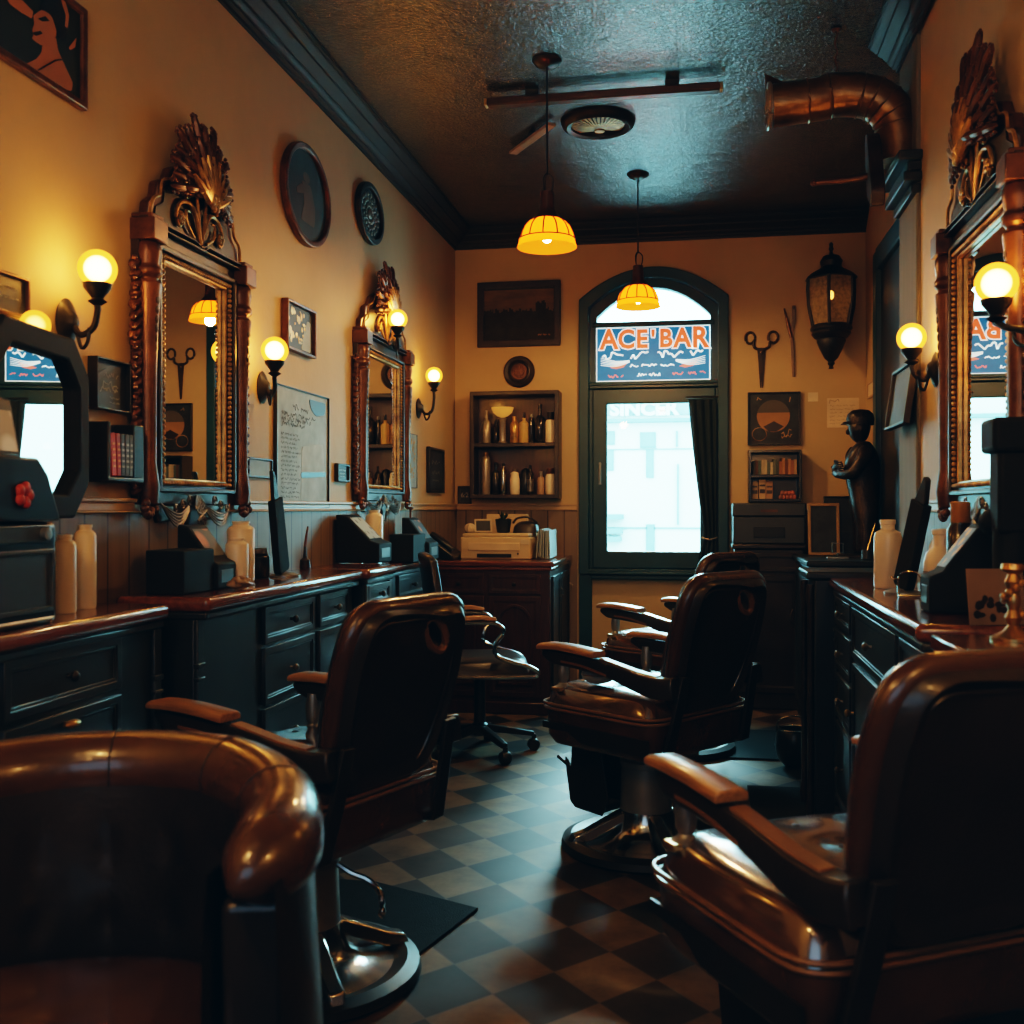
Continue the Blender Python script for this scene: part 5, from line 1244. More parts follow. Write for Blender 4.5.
def book_rack():
    c, w, h = wall_box('B', 747.5, 799.5, 451, 502)
    d = .16; hw, hh = w / 2, h / 2
    t = thing('book_rack', 'black two tier wall rack of small books on the back wall under the square picture', 'rack', c + Vector((0, -.002, 0)))
    MB().ring(rect(-hw, hw, -hh, hh), rect(-hw + .018, hw - .018, -hh + .018, hh - .018), -d, 0).bb(-hw + .01, hw - .01, -d, 0, -.012, .008).bb(-hw + .01, hw - .01, -.008, -.001, -hh + .01, hh - .01).build('case', m_blackpl, t, bevel=.003)
    rnd = random.Random(3); x = c.x - hw + .024; cols = [(.05, .06, .055), (.10, .05, .03), (.08, .12, .12), (.42, .34, .24), (.5, .42, .3), (.10, .13, .12), (.45, .40, .30), (.14, .16, .13), (.06, .07, .06), (.35, .14, .06), (.42, .20, .08), (.16, .06, .03), (.44, .22, .10), (.30, .12, .06), (.40, .26, .14)]
    names = ['dark grey', 'brown', 'blue grey', 'tan', 'cream', 'dark green', 'pale cream', 'olive', 'charcoal', 'rust', 'orange', 'maroon', 'amber', 'brick red', 'light brown']
    i = 0
    for cl, nm in zip(cols, names):
        bw = (w - .05) / 15 - .001
        bh = .085 + rnd.uniform(-.008, .018)
        b = MB().bb(-bw / 2, bw / 2, -.06, .05, 0, bh).bb(-bw / 2 - .0003, bw / 2 + .0003, -.0615, -.059, bh * .7, bh * .78).build('book', mat('book_' + nm.replace(' ', '_'), cl, .6), bevel=.0015)
        b.location = (x + bw / 2, YB - .075, c.z + .009); tag(b, nm + ' spined small book in the upper row of the wall rack', 'book', 'small books in the upper row'); x += bw + .001; i += 1
    for k, (px, nm, cl) in enumerate(((754.5, 'tan', (.45, .30, .16)), (762, 'cream and brown', (.52, .36, .20)), (769, 'brown', (.40, .24, .13)))):
        bh = .11 + .012 * (k % 2)
        q = on_y(px, 490, YB - .09)
        b = thing('box', nm + ' little carton on the lower tier of the wall rack', 'box', (q.x, YB - .08, c.z - hh + .0185), 0, 'cartons on the lower tier')
        MB().bb(-.021, .021, -.05, .05, 0, bh).build('carton', mat('carton_' + nm.replace(' ', '_'), cl, .6), b, bevel=.002)
        MB().bb(-.017, .017, -.0515, -.050, bh * .3, bh * .5).bb(-.017, .017, -.0515, -.050, bh * .65, bh * .75).build('printed_band', m_frame, b)
    rnd = random.Random(9)
    for k in range(9):
        q = on_y(780.5 + 1.75 * k, 490, YB - .08); rr_ = .015
        zb = c.z - hh + .0185 + (0 if k % 2 == 0 else .026)
        b = MB().lathe([(0, 0), (.010, .001), (.014, .008), (.013, .018), (.007, .026), (0, .028)], n=9).build('soap', mat('soap_%d' % k, (.34 + .02 * k, .15, .10), .5), None)
        b.location = (q.x, YB - .085, zb); tag(b, 'small pinkish soap in the heap on the lower tier of the wall rack', 'soap', 'soaps on the lower tier')
book_rack()
def wall_books():
    c, w, h = wall_box('L', 84, 121, 424, 478)
    t = thing('magazine_rack', 'black wall rack holding red and dark books beside the first carved mirror', 'rack', c + Vector((.002, 0, 0)), ROT['L'])
    hw, hh, d = w / 2, h / 2, .07
    MB().bb(-hw, hw, -.01, 0, -hh, hh).bb(-hw, -hw + .012, -d, 0, -hh, hh).bb(hw - .055, hw, -d, 0, -hh, hh).bb(-hw, hw, -d, 0, -hh - .012, -hh).build('case', m_blackpl, t, bevel=.003)
    x = -hw + .033
    for nm, cl, bw, tilt in (('bright red', (.55, .06, .03), .024, 4), ('darker red', (.40, .035, .02), .020, 3), ('black and silver', (.05, .05, .05), .020, 2), ('black and white', (.07, .07, .065), .020, 0), ('grey', (.10, .11, .11), .018, 0)):
        bh = h * .78
        b = thing('book', nm + ' spined book in the black wall rack beside the first carved mirror', 'book', c + Vector((.004, 0, 0)) + Vector((0, x, -hh + .004)), ROT['L'], 'books in the left wall rack')
        b.rotation_euler = (0, R(-tilt), ROT['L'])
        MB().bb(-bw / 2, bw / 2, -.066, -.012, 0, bh).build('cover', mat('spine_' + nm.replace(' ', '_'), cl, .45), b, bevel=.002)
        mb = MB()
        for k in range(5): mb.bb(-bw * .3, bw * .3, -.0672, -.066, bh * (.2 + .13 * k), bh * (.2 + .13 * k) + .006)
        mb.build('spine_print', m_chalk if 'black' in nm or nm == 'grey' else m_orange, b, smooth=0)
        x += bw + .0004
wall_books()

# ================================================================== THINGS ON THE COUNTERS
def at_x(px, X): return on_x(px, 508, X).y
def terminal(label, wall, X, Y, z, w, d, h, m_print, group=None, box=None, knob_=False):
    """wedge shaped counter stand: tall at the back, sloped printed face toward the room"""
    t = thing('card_stand', label, 'stand', (X, Y, z), ROT[wall], group)
    pr = [(0, 0), (-d, 0), (-d, h * .40), (-d * .80, h * .46), (-d * .25, h * .97), (0, h)]
    Mx_ = Matrix.Translation((-w / 2, 0, 0)) @ Matrix(((0, 1, 0, 0), (1, 0, 0, 0), (0, 0, 1, 0), (0, 0, 0, 1)))
    MB().prism([(y, zz) for y, zz in pr], w, Mx_).build('body', m_matteblack, t, bevel=.006)
    a, b = Vector((0, -d * .80, h * .46)), Vector((0, -d * .25, h * .97)); dirn = (b - a).normalized(); nrm = Vector((0, -dirn.z, dirn.y))
    ww = w * .40
    q = [a + dirn * .012 + nrm * .002 + Vector((s, 0, 0)) for s in (-ww, ww)] + [b - dirn * .012 + nrm * .002 + Vector((s, 0, 0)) for s in (ww, -ww)]
    MB().faces(q + [p - nrm * .001 for p in q], [(0, 1, 2, 3), (7, 6, 5, 4), (0, 4, 5, 1), (1, 5, 6, 2), (2, 6, 7, 3), (3, 7, 4, 0)]).build('printed_face', m_print, t, smooth=0)
    MB().bb(-w * .32, w * .32, -d - .002, -d + .002, h * .10, h * .30).build('front_panel', m_grey, t, bevel=.002)
    if box:
        MB().bb(-w / 2 - box[0], -w / 2 - .001, -box[1], -.004, 0, box[2]).build('side_box', m_matteblack, t, bevel=.004)
    if knob_: MB().lathe([(.006, h - .01), (.006, h + .04), (.018, h + .045), (.018, h + .055), (0, h + .055)], (0, -.02, 0), n=12).build('finial', m_bronze, t)
    return t
def print_mat(name, base, accent, scale=9, es=0):
    m, nt, out = nodes(name); p = N(nt, 'BsdfPrincipled', Roughness=.5); tc = N(nt, 'TexCoord'); v = N(nt, 'TexVoronoi', Scale=scale); nt.links.new(tc.outputs['Object'], v.inputs['Vector'])
    cr = N(nt, 'ValToRGB'); cr.color_ramp.elements[0].position = .25; cr.color_ramp.elements[1].position = .42; cr.color_ramp.elements[0].color = c4(accent); cr.color_ramp.elements[1].color = c4(base)
    nt.links.new(v.outputs['Distance'], cr.inputs[0]); nt.links.new(cr.outputs[0], p.inputs['Base Color'])
    if es: nt.links.new(cr.outputs[0], p.inputs['Emission Color']); p.inputs['Emission Strength'].default_value = es
    nt.links.new(p.outputs[0], out.inputs[0]); return m
pm_flower = print_mat('flower_print', (.012, .013, .015), (.42, .11, .05), 11)
pm_bright = print_mat('bright_print', (.42, .50, .50), (.16, .18, .18), 30)
pm_orange = print_mat('orange_print_face', (.035, .045, .05), (.55, .16, .04), 16)
pm_colour = print_mat('colour_print', (.10, .20, .28), (.60, .36, .14), 26)

Z0, Z1, Z2, ZR = .9455, .9555, .9255, .9405
def left_items():
    # black radio-like case with a tablet stand on top
    t = thing('radio', 'black boxy radio on the red wood counter at the left edge', 'radio', (-1.465, 1.935, Z0), ROT['L'])
    MB().bb(-.20, .185, -.06, .06, .0, .225).build('case', m_blackpl, t, bevel=.014, seg=3)
    mb = MB(); mb.ring(rect(-.185, .165, .03, .165), rect(-.175, .155, .04, .155), -.066, -.059); mb.bb(-.175, .155, -.0615, -.059, .04, .155).build('speaker_panel', m_grey, t, bevel=.002)
    MB().bb(-.17, .15, -.066, -.059, .18, .218).build('control_strip', mat('strip', (.05, .055, .06), .35), t, bevel=.003)
    MB().lathe([(0, 0), (.014, 0), (.014, .012), (0, .014)], (.125, -.066, .199), Matrix.Rotation(PI / 2, 4, 'X'), n=16).build('dial', m_steel, t)
    MB().tube([(-.15, -.065, .012), (-.14, -.075, .016), (.14, -.075, .016), (.15, -.065, .012)], .004, 6).build('trim_bar', m_steel, t)
    s = thing('tablet_stand', 'black sloped stand carrying a small photo screen on top of the black radio', 'stand', (-1.435, 1.945, Z0 + .2265), ROT['L'])
    MB().prism([(-.18, 0), (.165, 0), (.12, .10), (.085, .135), (-.18, .135)], .07, Matrix.Translation((0, -.045, 0))).build('body', m_blackpl, s, bevel=.006)
    sc = MB().box((-.03, -.012, .195), (.15, .014, .125), Matrix.Rotation(R(-12), 4, 'X')).build('tablet', m_blackpl, s, bevel=.004)
    M = Matrix.Translation((-.03, -.012, .195)) @ Matrix.Rotation(R(-12), 4, 'X')
    MB().bb(-.065, .065, -.0085, -.0072, -.052, .035).build('screen', print_mat('tablet_picture', (.30, .21, .11), (.52, .44, .30), 12, .15), sc).matrix_local = M
    for k in range(5):
        a = k * 1.26
        MB().ell((.03 + .016 * math.cos(a), -.049, .055 + .016 * math.sin(a)), (.014, .008, .014), nu=8, nv=6).build('flower', m_red, s)
    # cream bottles
    def cream(label, X, Y, z, r, h, group='cream bottles'):
        return bottle('bottle', label, X, Y, z, [(r * .92, 0), (r, .006), (r, h * .86), (r * .93, h * .895), (r * .66, h * .93), (r * .60, h * .935), (r * .60, h * .965), (r * .66, h * .97), (r * .66, h)], m_white, None, group=group)
    cream('plain cream bottle nearest the black radio, the shorter of the pair on the first counter', -1.515, at_x(65, -1.515), Z0, .0265, .190)
    cream('plain cream bottle on the first counter, the taller and right one of the pair', -1.535, at_x(85, -1.535), Z0, .0275, .212)
    # black stand with a flower print beneath the first mirror
    terminal('black stand with an orange flower print beneath the first carved mirror', 'L', -1.545, 2.99, Z1, .13, .13, .195, pm_flower, box=(.19, .12, .125))
    cream('cream bottle under the right foot of the first carved mirror', -1.505, at_x(241, -1.505), Z1, .045, .20)
    cream('cracked short cream bottle standing in front of the larger one on the long left cabinet', -1.435, at_x(237, -1.435), Z1, .036, .150)
    q = thing('shaving_brush', 'crumpled tan leather pouch lying in front of the cream bottles on the long left cabinet', 'pouch', (-1.355, at_x(240, -1.355), Z1 + .004), 1.2)
    q.name = 'leather_pouch'
    def blob(u, v):
        th, ph = u * 2 * PI, v * PI
        r_ = 1 + .22 * math.sin(3 * th + 4 * ph) * math.sin(ph) + .12 * math.sin(7 * th)
        return .75 * Vector((.05 * r_ * math.sin(ph) * math.cos(th), .034 * r_ * math.sin(ph) * math.sin(th), .022 - .022 * math.cos(ph) * (1 + .3 * math.cos(th * 2))))
    MB().grid(blob, 28, 14).build('pouch', mat('tan_hide', (.30, .19, .10), .5, var=.4, vs=30), q, smooth=70)
    MB().tube([(.02, -.01, .015), (.045, -.006, .010), (.06, .002, .007)], .005, 6).build('strap', m_leather_t, q)
    bottle('jar', 'small dark glass jar with a chrome lid behind the leaning paddle', -1.52, at_x(259, -1.52), Z1, J(.036, .085), m_blackpl, m_steel, .018, .028, cat='jar')
    # leaning strop paddle
    p = thing('strop_paddle', 'tall black razor strop paddle standing tilted on the long left cabinet', 'strop', (-1.47, at_x(290, -1.44), Z1), ROT['L'])
    tl = Matrix.Rotation(R(-13), 4, 'Y')
    MB().prism(roundpoly([(-.042, .004), (.048, .004), (.042, .27), (-.036, .27)], [.02, .02, .004, .004]), .026, tl @ Matrix.Translation((0, -.013, .012))).build('paddle', m_matteblack, p, bevel=.004)
    MB().prism(roundpoly([(-.022, .27), (.022, .27), (.006, .37), (-.012, .375)], .006), .014, tl @ Matrix.Translation((0, -.007, .012))).build('handle', m_iron, p, bevel=.003)
    MB().lathe([(0, 0), (.055, 0), (.055, .006), (.03, .014), (0, .016)], (.012, -.005, 0), n=24).build('foot', m_steel, p)
    b = thing('styling_brush', 'thin dark brush standing behind the strop paddle', 'brush', (-1.565, at_x(305, -1.565), Z1), 0)
    MB().lathe([(.020, 0), (.022, .004), (.020, .035), (.008, .045), (.005, .09)], n=14).build('base', m_frame, b); MB().tube([(0, 0, .085), (.004, .004, .13), (.008, .012, .17)], [.005, .005, .003], 6).build('bristles', mat('rust_red', (.16, .05, .025), .6), b)
    # stand under the second mirror
    terminal('black wedge stand with a bright sloped face under the second carved mirror', 'L', -1.60, at_x(358, -1.53), Z1, .20, .20, .215, pm_bright)
    cream('cream bottle partly behind the wedge stand with the bright face', -1.555, at_x(379, -1.50) + .10, Z1, .043, .235)
    # desk counter
    terminal('black stand with an orange picture on the low desk counter, a finial on top', 'L', -1.548, at_x(413, -1.52) - .02, Z2, .20, .15, .225, pm_orange, box=(.24, .13, .14), knob_=True)
    f = thing('desk_phone', 'black sloped desk phone left of the cream printer', 'telephone', (-1.615, 6.19, .8905), ROT['L'])
    Mx_ = Matrix.Translation((-.14, 0, 0)) @ Matrix(((0, 1, 0, 0), (1, 0, 0, 0), (0, 0, 1, 0), (0, 0, 0, 1)))
    MB().prism([(0, 0), (-.175, 0), (-.175, .03), (-.02, .15), (0, .15)], .28, Mx_).build('body', m_blackpl, f, bevel=.008)
    M = Matrix.Translation((0, -.092, .098)) @ Matrix.Rotation(R(37.5), 4, 'X')
    MB().box((-.09, 0, .012), (.05, .17, .03)).build('handset', m_blackpl, f, bevel=.01).matrix_local = M
    mb = MB(); [mb.box((.0 + .028 * i, -.06 + .026 * j, .002), (.018, .016, .008)) for i in range(3) for j in range(4)]; mb.build('keys', m_grey, f, bevel=.002).matrix_local = M
    MB().box((.045, .065, .001), (.09, .03, .006)).build('display', m_steel, f).matrix_local = M
    d = thing('comb_tray', 'thin silver tray lying on the low desk counter', 'tray', (-1.54, 4.85, Z2), ROT['L'])
    MB().bb(-.10, .10, -.04, .04, 0, .008).bb(-.10, .10, -.042, -.036, .008, .014).bb(-.10, .10, .036, .042, .008, .014).build('plate', m_chrome, d, bevel=.002)
left_items()
def back_items():
    z = .8905
    t = thing('printer', 'cream coloured printer on the dark red wood cabinet in the corner', 'printer', (-1.215, 6.42, z), 0)
    MB().bb(-.215, .215, -.21, .21, .0, .135).build('case', m_cream, t, bevel=.010, seg=3)
    MB().bb(-.205, .205, -.20, .20, .135, .155).build('lid', m_cream, t, bevel=.006)
    MB().bb(-.165, .15, -.219, -.205, .052, .10).build('front_door', mat('cream_panel', (.66, .52, .32), .45), t, bevel=.004)
    MB().bb(-.11, .10, -.222, -.205, .012, .034).build('paper_slot', m_blackpl, t, bevel=.003)
    MB().bb(.155, .205, -.214, -.205, .09, .12).build('control_panel', m_paper, t, bevel=.002)
    MB().ell((-.16, -.215, .058), (.006, .004, .006)).ell((.14, -.215, .035), (.006, .004, .006)).build('buttons', m_iron, t)
    s = thing('paper_stack', 'upright sheaf of pale papers beside the printer', 'papers', (-.928, 6.40, z + .009), 0)
    mb = MB()
    for k in range(7): mb.box((-.035 + .012 * k, .012 * math.sin(k * 2), .085 + .006 * math.sin(k)), (.007, .30, .168), Matrix.Rotation(R(5 - 1.2 * k), 4, 'Y'))
    mb.build('sheets', mat('blue_grey_paper', (.34, .40, .40), .7), s)
    q = thing('flower_pot', 'small dark potted plant on top of the cream printer', 'plant', (-1.20, 6.40, z + .1555), 0)
    MB().lathe([(.034, 0), (.04, .004), (.052, .085), (.046, .085), (.04, .07), (0, .07)], n=20).build('pot', m_blackpl, q)
    mb = MB(); rnd = random.Random(4)
    for k in range(34):
        a, e, l = rnd.uniform(0, 2 * PI), rnd.uniform(.3, 1.3), rnd.uniform(.03, .075)
        d = Vector((math.cos(a) * math.cos(e), math.sin(a) * math.cos(e), math.sin(e))); p0 = Vector((0, 0, .07)); s_ = d.cross(Vector((0, 0, 1))).normalized() * .009
        mb.faces([p0, p0 + d * l * .6 + s_, p0 + d * l, p0 + d * l * .6 - s_], [(0, 1, 2, 3)])
    mb.build('leaves', m_green, q, smooth=0)
    g = thing('leather_bag', 'soft black bag lying on the right end of the cream printer', 'bag', (-1.058, 6.42, z + .1560), 0)
    MB().cushion((0, 0, 0),   .17, .16, .075, k=.7, p=3, n=18, dimples=[(.03, .02, .02), (-.05, -.02, .02)], depth=.02).build('bag_body', m_leather_d, g, smooth=70)
    MB().tube(smooth_path([(-.08, -.02, .06), (-.05, -.04, .09), (.02, -.04, .095), (.07, -.02, .06)], 5), .007, 6).build('handle', m_leather_d, g)
    c = thing('picture_stand', 'small dark tilted picture in a light frame on the left end of the cream printer', 'picture', (-1.335, 6.44, z + .1555), .35)
    fr = MB().ring(rect(-.055, .055, 0, .085), rect(-.045, .045, .010, .075), -.008, .004); bmesh.ops.rotate(fr.bm, verts=fr.bm.verts, cent=(0, 0, 0), matrix=Matrix.Rotation(R(-14), 3, 'X')); fr.build('frame', m_paper, c, bevel=.002)
    pc = MB().bb(-.046, .046, -.002, .002, .009, .076); bmesh.ops.rotate(pc.bm, verts=pc.bm.verts, cent=(0, 0, 0), matrix=Matrix.Rotation(R(-14), 3, 'X')); pc.build('picture', m_slate, c)
    b = thing('parcel', 'pale carton standing behind the potted plant on the cream printer', 'box', (-1.20, 6.545, z + .1555), 0)
    MB().bb(-.13, .13, -.03, .03, 0, .115).build('carton', m_cream, b, bevel=.003); MB().bb(-.131, .131, -.031, .031, .05, .062).build('tape', m_paper, b)
    r = thing('tissue', 'crumpled white tissue on the left front of the cream printer', 'tissue', (-1.395, 6.33, z + .1555), 0)
    mb = MB(); rnd = random.Random(2)
    mb.grid(lambda u, v: Vector(((.03 + .008 * math.sin(9 * u * 2 * PI + 3 * v)) * math.cos(u * 2 * PI) * math.sin(v * PI), (.03 + .008 * math.cos(7 * u * 2 * PI)) * math.sin(u * 2 * PI) * math.sin(v * PI), .03 - .03 * math.cos(v * PI))), 24, 10); mb.build('tissue_ball', m_paper, r)
    # right: second printer on the dark cabinet
    p = thing('printer', 'dark grey printer on the tall dark cabinet right of the window', 'printer', (.405, 6.62, .9855), 0)
    MB().bb(-.21, .21, -.20, .20, 0, .165).build('case', mat('dark_printer', (.035, .04, .044), .4), p, bevel=.008)
    MB().bb(-.213, .213, -.205, .20, .165, .245).build('lid', mat('dark_printer_lid', (.045, .05, .055), .4), p, bevel=.008)
    MB().bb(-.09, .09, -.206, -.19, .04, .10).build('paper_slot', m_rubber, p, bevel=.003)
    MB().bb(-.05, .05, -.208, -.2, .19, .205).build('badge', m_bronze, p)
    # frames leaning at the back of the side table
    def stand_frame(label, px0, px1, top, Y, fm, zb, fw, cv):
        a, b = on_y(px0, 508, Y), on_y(px1, 508, Y); w = b.x - a.x; zc = -a.x * ST + Y * CT; h = EYE + (508 - top) * zc / F - zb
        t = thing('photo_frame', label, 'picture frame', ((a.x + b.x) / 2, Y, zb), 0); t.rotation_euler = (R(-7), 0, 0)
        MB().ring(rect(-w / 2, w / 2, 0, h), rect(-w / 2 + fw, w / 2 - fw, fw, h - fw), -.016, 0).build('frame', fm, t, bevel=.003)
        MB().bb(-w / 2 + fw * .9, w / 2 - fw * .9, -.007, -.003, fw * .9, h - fw * .9).build('picture', cv, t)
        return t
    stand_frame('gold edged frame leaning at the back of the black side cabinet', 808, 840, 503, 6.16, mat('frame_gold', (.34, .20, .07), .4, metal=.3), .9305, .018, m_slate)
    d = stand_frame('dark frame standing behind the gold edged frame on the black side cabinet', 824, 866, 496, 6.235, m_blackpl, .9305, .008, m_slate)
    tr = thing('card_holder', 'clear little card holder on the front of the black side cabinet', 'holder', (.72, 5.80, .9305), 0)
    MB().bb(-.055, .055, -.03, .03, 0, .010).build('base', m_steel, tr, bevel=.002)
    MB().ring(rect(-.03, .03, .028, .085), rect(-.026, .026, .032, .081), -.002, .002).bb(-.003, .003, -.003, .003, .01, .03).build('clip', m_chrome, tr)
    k = thing('glass_stick', 'thin clear rod standing in a pot on the black side cabinet', 'rod', (.86, 5.72, .9305), 0)
    MB().lathe([(.028, 0), (.032, .004), (.03, .05), (.025, .05), (.024, .008), (0, .008)], n=18).build('pot', m_grey, k)
    MB().tube([(-.012, 0, .01), (.04, 0, .19)], .004, 6).build('rod', m_chrome, k)
back_items()
def right_items():
    t0 = bottle('bottle', 'cream bottle behind the black paddle at the far end of the right cabinet', .60, 3.57, ZR, [(.040, 0), (.044, .006), (.044, .165), (.040, .18), (.022, .19), (.022, .205), (.025, .207), (.025, .222), (0, .222)], m_white)
    p = thing('strop_paddle', 'tall black razor strop paddle leaning on the right cabinet before the carved mirror', 'strop', (.605, 3.34, ZR), ROT['R'] + .35)
    tl = Matrix.Rotation(R(19), 4, 'Y')
    MB().prism(roundpoly([(-.045, .004), (.035, .004), (.042, .28), (-.030, .28)], [.02, .02, .004, .004]), .028, tl @ Matrix.Translation((0, -.014, .014))).build('paddle', m_matteblack, p, bevel=.004)
    MB().prism(roundpoly([(-.022, .28), (.034, .28), (.022, .355), (.004, .36)], .006), .016, tl @ Matrix.Translation((0, -.008, .014))).build('handle', m_iron, p, bevel=.003)
    MB().lathe([(0, 0), (.055, 0), (.055, .006), (.03, .016), (0, .018)], (0, 0, 0), n=24).build('foot', m_steel, p)
    bottle('bottle', 'cream bottle with a dark round emblem on the right cabinet', .665, 3.08, ZR, [(.048, 0), (.053, .006), (.053, .11), (.046, .135), (.030, .15), (.028, .158), (.028, .185), (.031, .187), (.031, .20), (0, .20)], m_white, band=(.022, .085, .0535, mat('emblem_band', (.30, .25, .18), .5, var=.9, vs=40, col2=(.05, .045, .04))))
    bottle('bottle', 'plain cream bottle behind the one with the round emblem', .69, 3.195, ZR, [(.036, 0), (.04, .006), (.04, .15), (.03, .17), (.016, .18), (.016, .20), (0, .20)], m_white)
    w = thing('wire_rack', 'small bent wire rack beside the cream bottles on the right cabinet', 'rack', (.60, 3.21, ZR), 0)
    MB().tube(smooth_path([(-.03, 0, .004), (-.03, 0, .06), (.0, .0, .075), (.03, 0, .06), (.03, 0, .004)], 5), .003, 6).tube([(-.03, 0, .05), (-.055, -.02, .06)], .003, 6).tube([(-.03, .0, .004), (.03, 0, .004)], .003, 6).build('wire', m_chrome, w)
    terminal('black wedge stand with a colourful sloped face on the right cabinet', 'R', .715, 2.775, ZR, .11, .16, .225, pm_colour)
    bottle('bottle', 'amber capped bottle standing behind the wedge stand on the right', .685, 2.975, ZR, [(.030, 0), (.034, .006), (.034, .20), (.026, .215), (.026, .22)], m_darkglass, m_amberg, .055, .025)
    c = thing('greeting_card', 'brown picture card propped on the end of the right cabinet', 'card', (.650, 2.482, ZR), ROT['R'] + .35)
    c.rotation_euler = (R(-8), 0, .25)
    MB().bb(-.065, .065, -.004, 0, .0, .125).build('card', mat('brown_card', (.27, .17, .10), .6, var=.2), c)
    mb = MB(); rnd = random.Random(8)
    for k in range(16): mb.ell((rnd.uniform(-.05, .05), -.0045, rnd.uniform(.01, .06)), (rnd.uniform(.006, .014), .001, rnd.uniform(.005, .010)), nu=7, nv=4)
    mb.build('print_marks', m_frame, c)
    # tall black appliance
    a = thing('hair_steamer', 'tall black appliance with a boxy head in front of the right mirror', 'appliance', (.705, 2.455 + .05, .9755 - .001), ROT['R'])
    a.location = (.705, 2.575, .9405)
    MB().lathe([(0, 0), (.055, 0), (.06, .01), (.05, .03), (.04, .05), (.042, .22)], n=24).build('base', m_matteblack, a)
    MB().bb(-.042, .045, -.04, .042, .20, .40).build('column', m_matteblack, a, bevel=.012, seg=3)
    MB().bb(-.06, .06, -.055, .055, .385, .465).build('head', m_matteblack, a, bevel=.012, seg=3)
    MB().ell((-.055, -.02, .225), (.045, .04, .035)).build('cup', m_matteblack, a)
    MB().tube(smooth_path([(-.07, -.02, .445), (-.105, -.02, .435), (-.112, -.02, .41), (-.075, -.02, .40)], 5), .005, 6).build('lever', m_iron, a)
    k = thing('candlestick', 'brass ornamented candlestick on the short right shelf, at the right edge', 'candlestick', (.605, 2.20, .9405), 0)
    MB().lathe([(0, 0), (.042, 0), (.042, .006), (.02, .018), (.010, .03), (.016, .045), (.009, .06), (.015, .08), (.009, .095), (.016, .115), (.010, .13), (.024, .14), (.022, .15), (0, .15)], n=20).build('stem', m_brass, k)
    mb = MB()
    for j in range(8): mb.ell((.017 * math.cos(j * .8), .017 * math.sin(j * .8), .05 + .009 * j), (.008, .008, .008), nu=7, nv=5)
    mb.build('ornament', m_gold, k)
right_items()

# ---- bronze statue of a standing figure with folded arms and a cap
def statue():
    q = on_y(857, 540, 5.98)
    t = thing('statue', 'dark bronze statue of a capped figure with folded arms, right of the paper note', 'statue', (.872, 6.02, .9305), 0, scale=1.04)
    m = mat('statue_bronze', (.040, .026, .017), .34, metal=.5, var=.5, vs=14, bump=.35, bs=70)
    V, E, Rr = [], [], []
    def jn(p, r, par=None):
        V.append(Vector(p)); Rr.append(r)
        if par is not None: E.append((par, len(V) - 1))
        return len(V) - 1
    # figure faces -x (to the viewer's left); y is its left/right axis
    pel = jn((.02, 0, .26), (.082, .095)); wa = jn((.015, 0, .37), (.072, .085), pel); ch = jn((.0, 0, .49), (.082, .11), wa); ns = jn((.012, 0, .56), (.055, .075), ch)
    nk = jn((.0, 0, .605), (.033, .033), ns); hd = jn((-.014, 0, .66), (.074, .066), nk); ht = jn((-.004, 0, .735), (.072, .064), hd)
    for s in (-1, 1):
        sh = jn((.01, s * .115, .54), (.042, .042), ns); el = jn((-.06, s * .13, .43), (.034, .034), sh)
        fo = jn((-.125, s * .03, .455 + .014 * s), (.027, .027), el); ha = jn((-.122, -s * .055, .47 + .014 * s), (.021, .024), fo)
        hp = jn((.02, s * .05, .20), (.062, .062), pel); kn = jn((.015, s * .055, .05), (.052, .052), hp); ft = jn((.015, s * .055, .012), (.052, .052), kn)
    me = bpy.data.meshes.new('body'); me.from_pydata(V, E, [])
    o = bpy.data.objects.new('body', me); COL.objects.link(o); o.parent = t; me.materials.append(m)
    sk = o.modifiers.new('skin', 'SKIN'); sk.use_smooth_shade = True
    for i, v in enumerate(me.skin_vertices[0].data): v.radius = Rr[i]
    me.skin_vertices[0].data[0].use_root = True
    sb = o.modifiers.new('s', 'SUBSURF'); sb.levels = 2; sb.render_levels = 2
    MB().lathe([(.062, -.02), (.066, .012), (.060, .040), (.040, .060), (0, .068)], (-.004, 0, .715), n=20, sx=1.1).prism([(-.100, -.010), (-.05, -.012), (-.05, .006), (-.094, .000)], .08, Matrix.Translation((0, -.04, .712))).build('cap', m, t, smooth=60)
    MB().ell((-.066, 0, .662), (.013, .009, .016), nu=8, nv=6).build('nose', m, t)
    mb = MB()
    for s in (-1, 1): MB().ell((-.01, s * .056, .672), (.013, .008, .020), nu=8, nv=6).build('ear', m, t)
    for s in (-1, 1):
        for k in range(5):
            y0 = -s * (.070 + .0); 
            MB().tube([(-.140 + .004 * k, -s * .055, .492 + .014 * s - .011 * k), (-.128 + .004 * k, -s * .088, .488 + .014 * s - .011 * k), (-.112 + .004 * k, -s * .102, .483 + .014 * s - .010 * k)], [.008, .0075, .006], 6).build('finger', m, t)
    MB().lathe([(0, 0), (.14, 0), (.14, .008), (.12, .014), (0, .014)], n=28).build('plinth', m_iron, t)
statue()

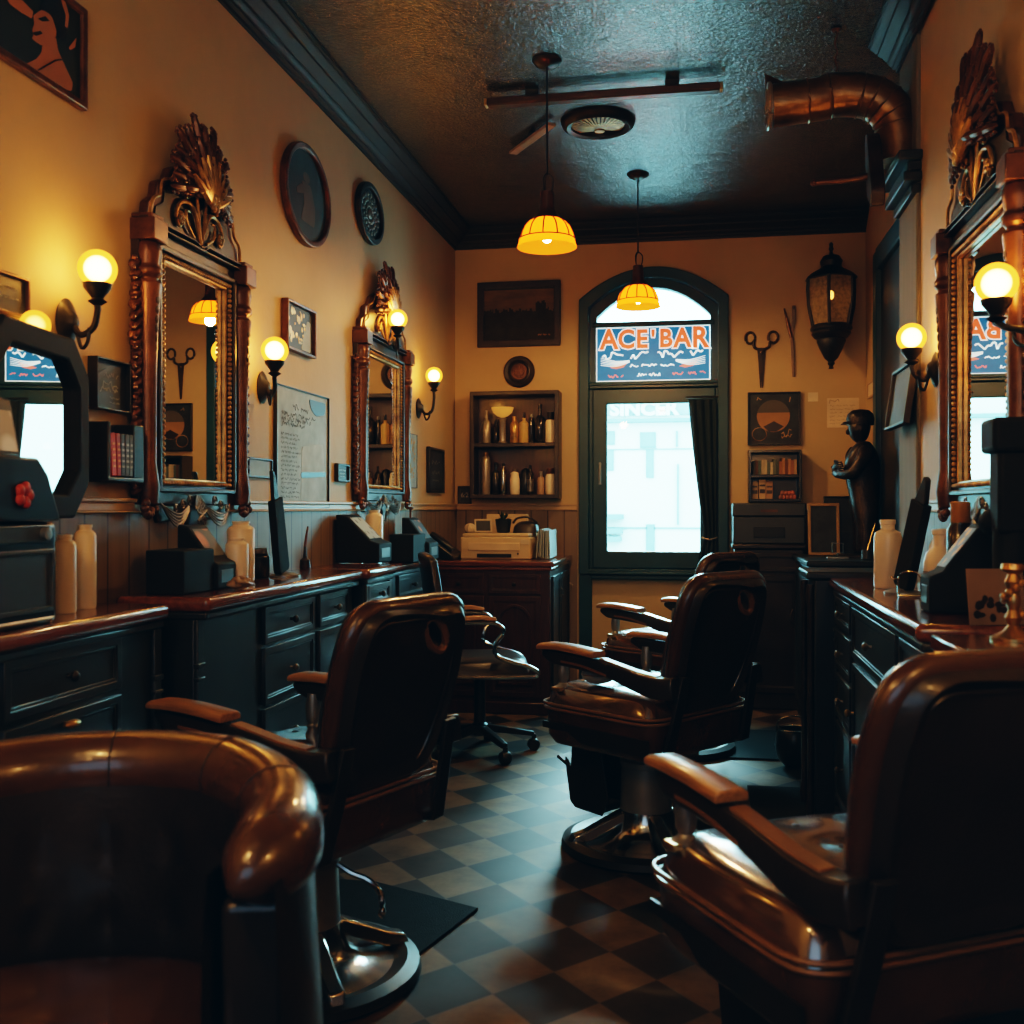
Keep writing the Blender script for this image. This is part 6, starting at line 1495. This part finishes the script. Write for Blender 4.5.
# ================================================================== LIGHT, WORLD, CAMERA
w = bpy.data.worlds.new('sky'); SC.world = w; w.use_nodes = True
bg = w.node_tree.nodes['Background']; bg.inputs[0].default_value = (.34, .85, .94, 1); bg.inputs[1].default_value = 16.0
def area(name, loc, rot, sx, sy, e, col, portal=False):
    L = bpy.data.lights.new(name, 'AREA'); L.shape = 'RECTANGLE'; L.size = sx; L.size_y = sy; L.energy = e; L.color = col
    if portal: L.cycles.is_portal = True
    o = bpy.data.objects.new(name, L); COL.objects.link(o); o.location = loc; o.rotation_euler = rot; return o
area('window_portal', (-.305, YB + .14, 1.75), (R(-90), 0, 0), .95, 2.0, 1, (1, 1, 1), True)
S = bpy.data.lights.new('sun', 'SUN'); S.energy = 10; S.color = (.48, .90, .96); S.angle = R(16)
so = bpy.data.objects.new('sun', S); COL.objects.link(so); so.rotation_euler = Vector((.02, -1, -.55)).to_track_quat('-Z', 'Y').to_euler()
area('rear_teal_fill', (-.3, YF + .05, 1.9), (R(90), 0, 0), 2.0, 1.5, 9, (.30, .72, 1))  # cool fill lamp added behind the camera; no shop window stands there
for q, e in (((-.95, .55, 2.25), 24), ((.62, .70, 1.85), 9), ((-.5, -.3, 2.5), 8)):
    L = bpy.data.lights.new('warm_fill', 'POINT'); L.energy = e; L.color = (1, .50, .15); L.shadow_soft_size = .05  # unseen warm points added to brighten the near chairs and floor; no fixtures
    o = bpy.data.objects.new('warm_fill', L); COL.objects.link(o); o.location = q

cam = bpy.data.cameras.new('camera'); co = bpy.data.objects.new('camera', cam); COL.objects.link(co)
co.location = (0, 0, EYE); co.rotation_euler = (PI / 2, 0, TH)
cam.sensor_width = 36; cam.lens = 36 * F / 1024; cam.shift_y = -4 / 1024; cam.clip_start = .02
cam.dof.use_dof = True; cam.dof.focus_distance = 4.6; cam.dof.aperture_fstop = 4.5
SC.camera = co

SC.cycles.use_denoising = True
try: SC.cycles.denoiser = 'OPENIMAGEDENOISE'
except Exception: pass
SC.cycles.max_bounces = 10; SC.cycles.diffuse_bounces = 5; SC.cycles.glossy_bounces = 5; SC.cycles.transparent_max_bounces = 12
SC.cycles.sample_clamp_indirect = 6
SC.view_settings.view_transform = 'Filmic'
SC.view_settings.look = 'High Contrast'
SC.view_settings.exposure = .45
SC.view_settings.use_curve_mapping = True
SC.view_settings.curve_mapping.black_level = (-.0006, -.0042, -.0070)
SC.view_settings.curve_mapping.update()
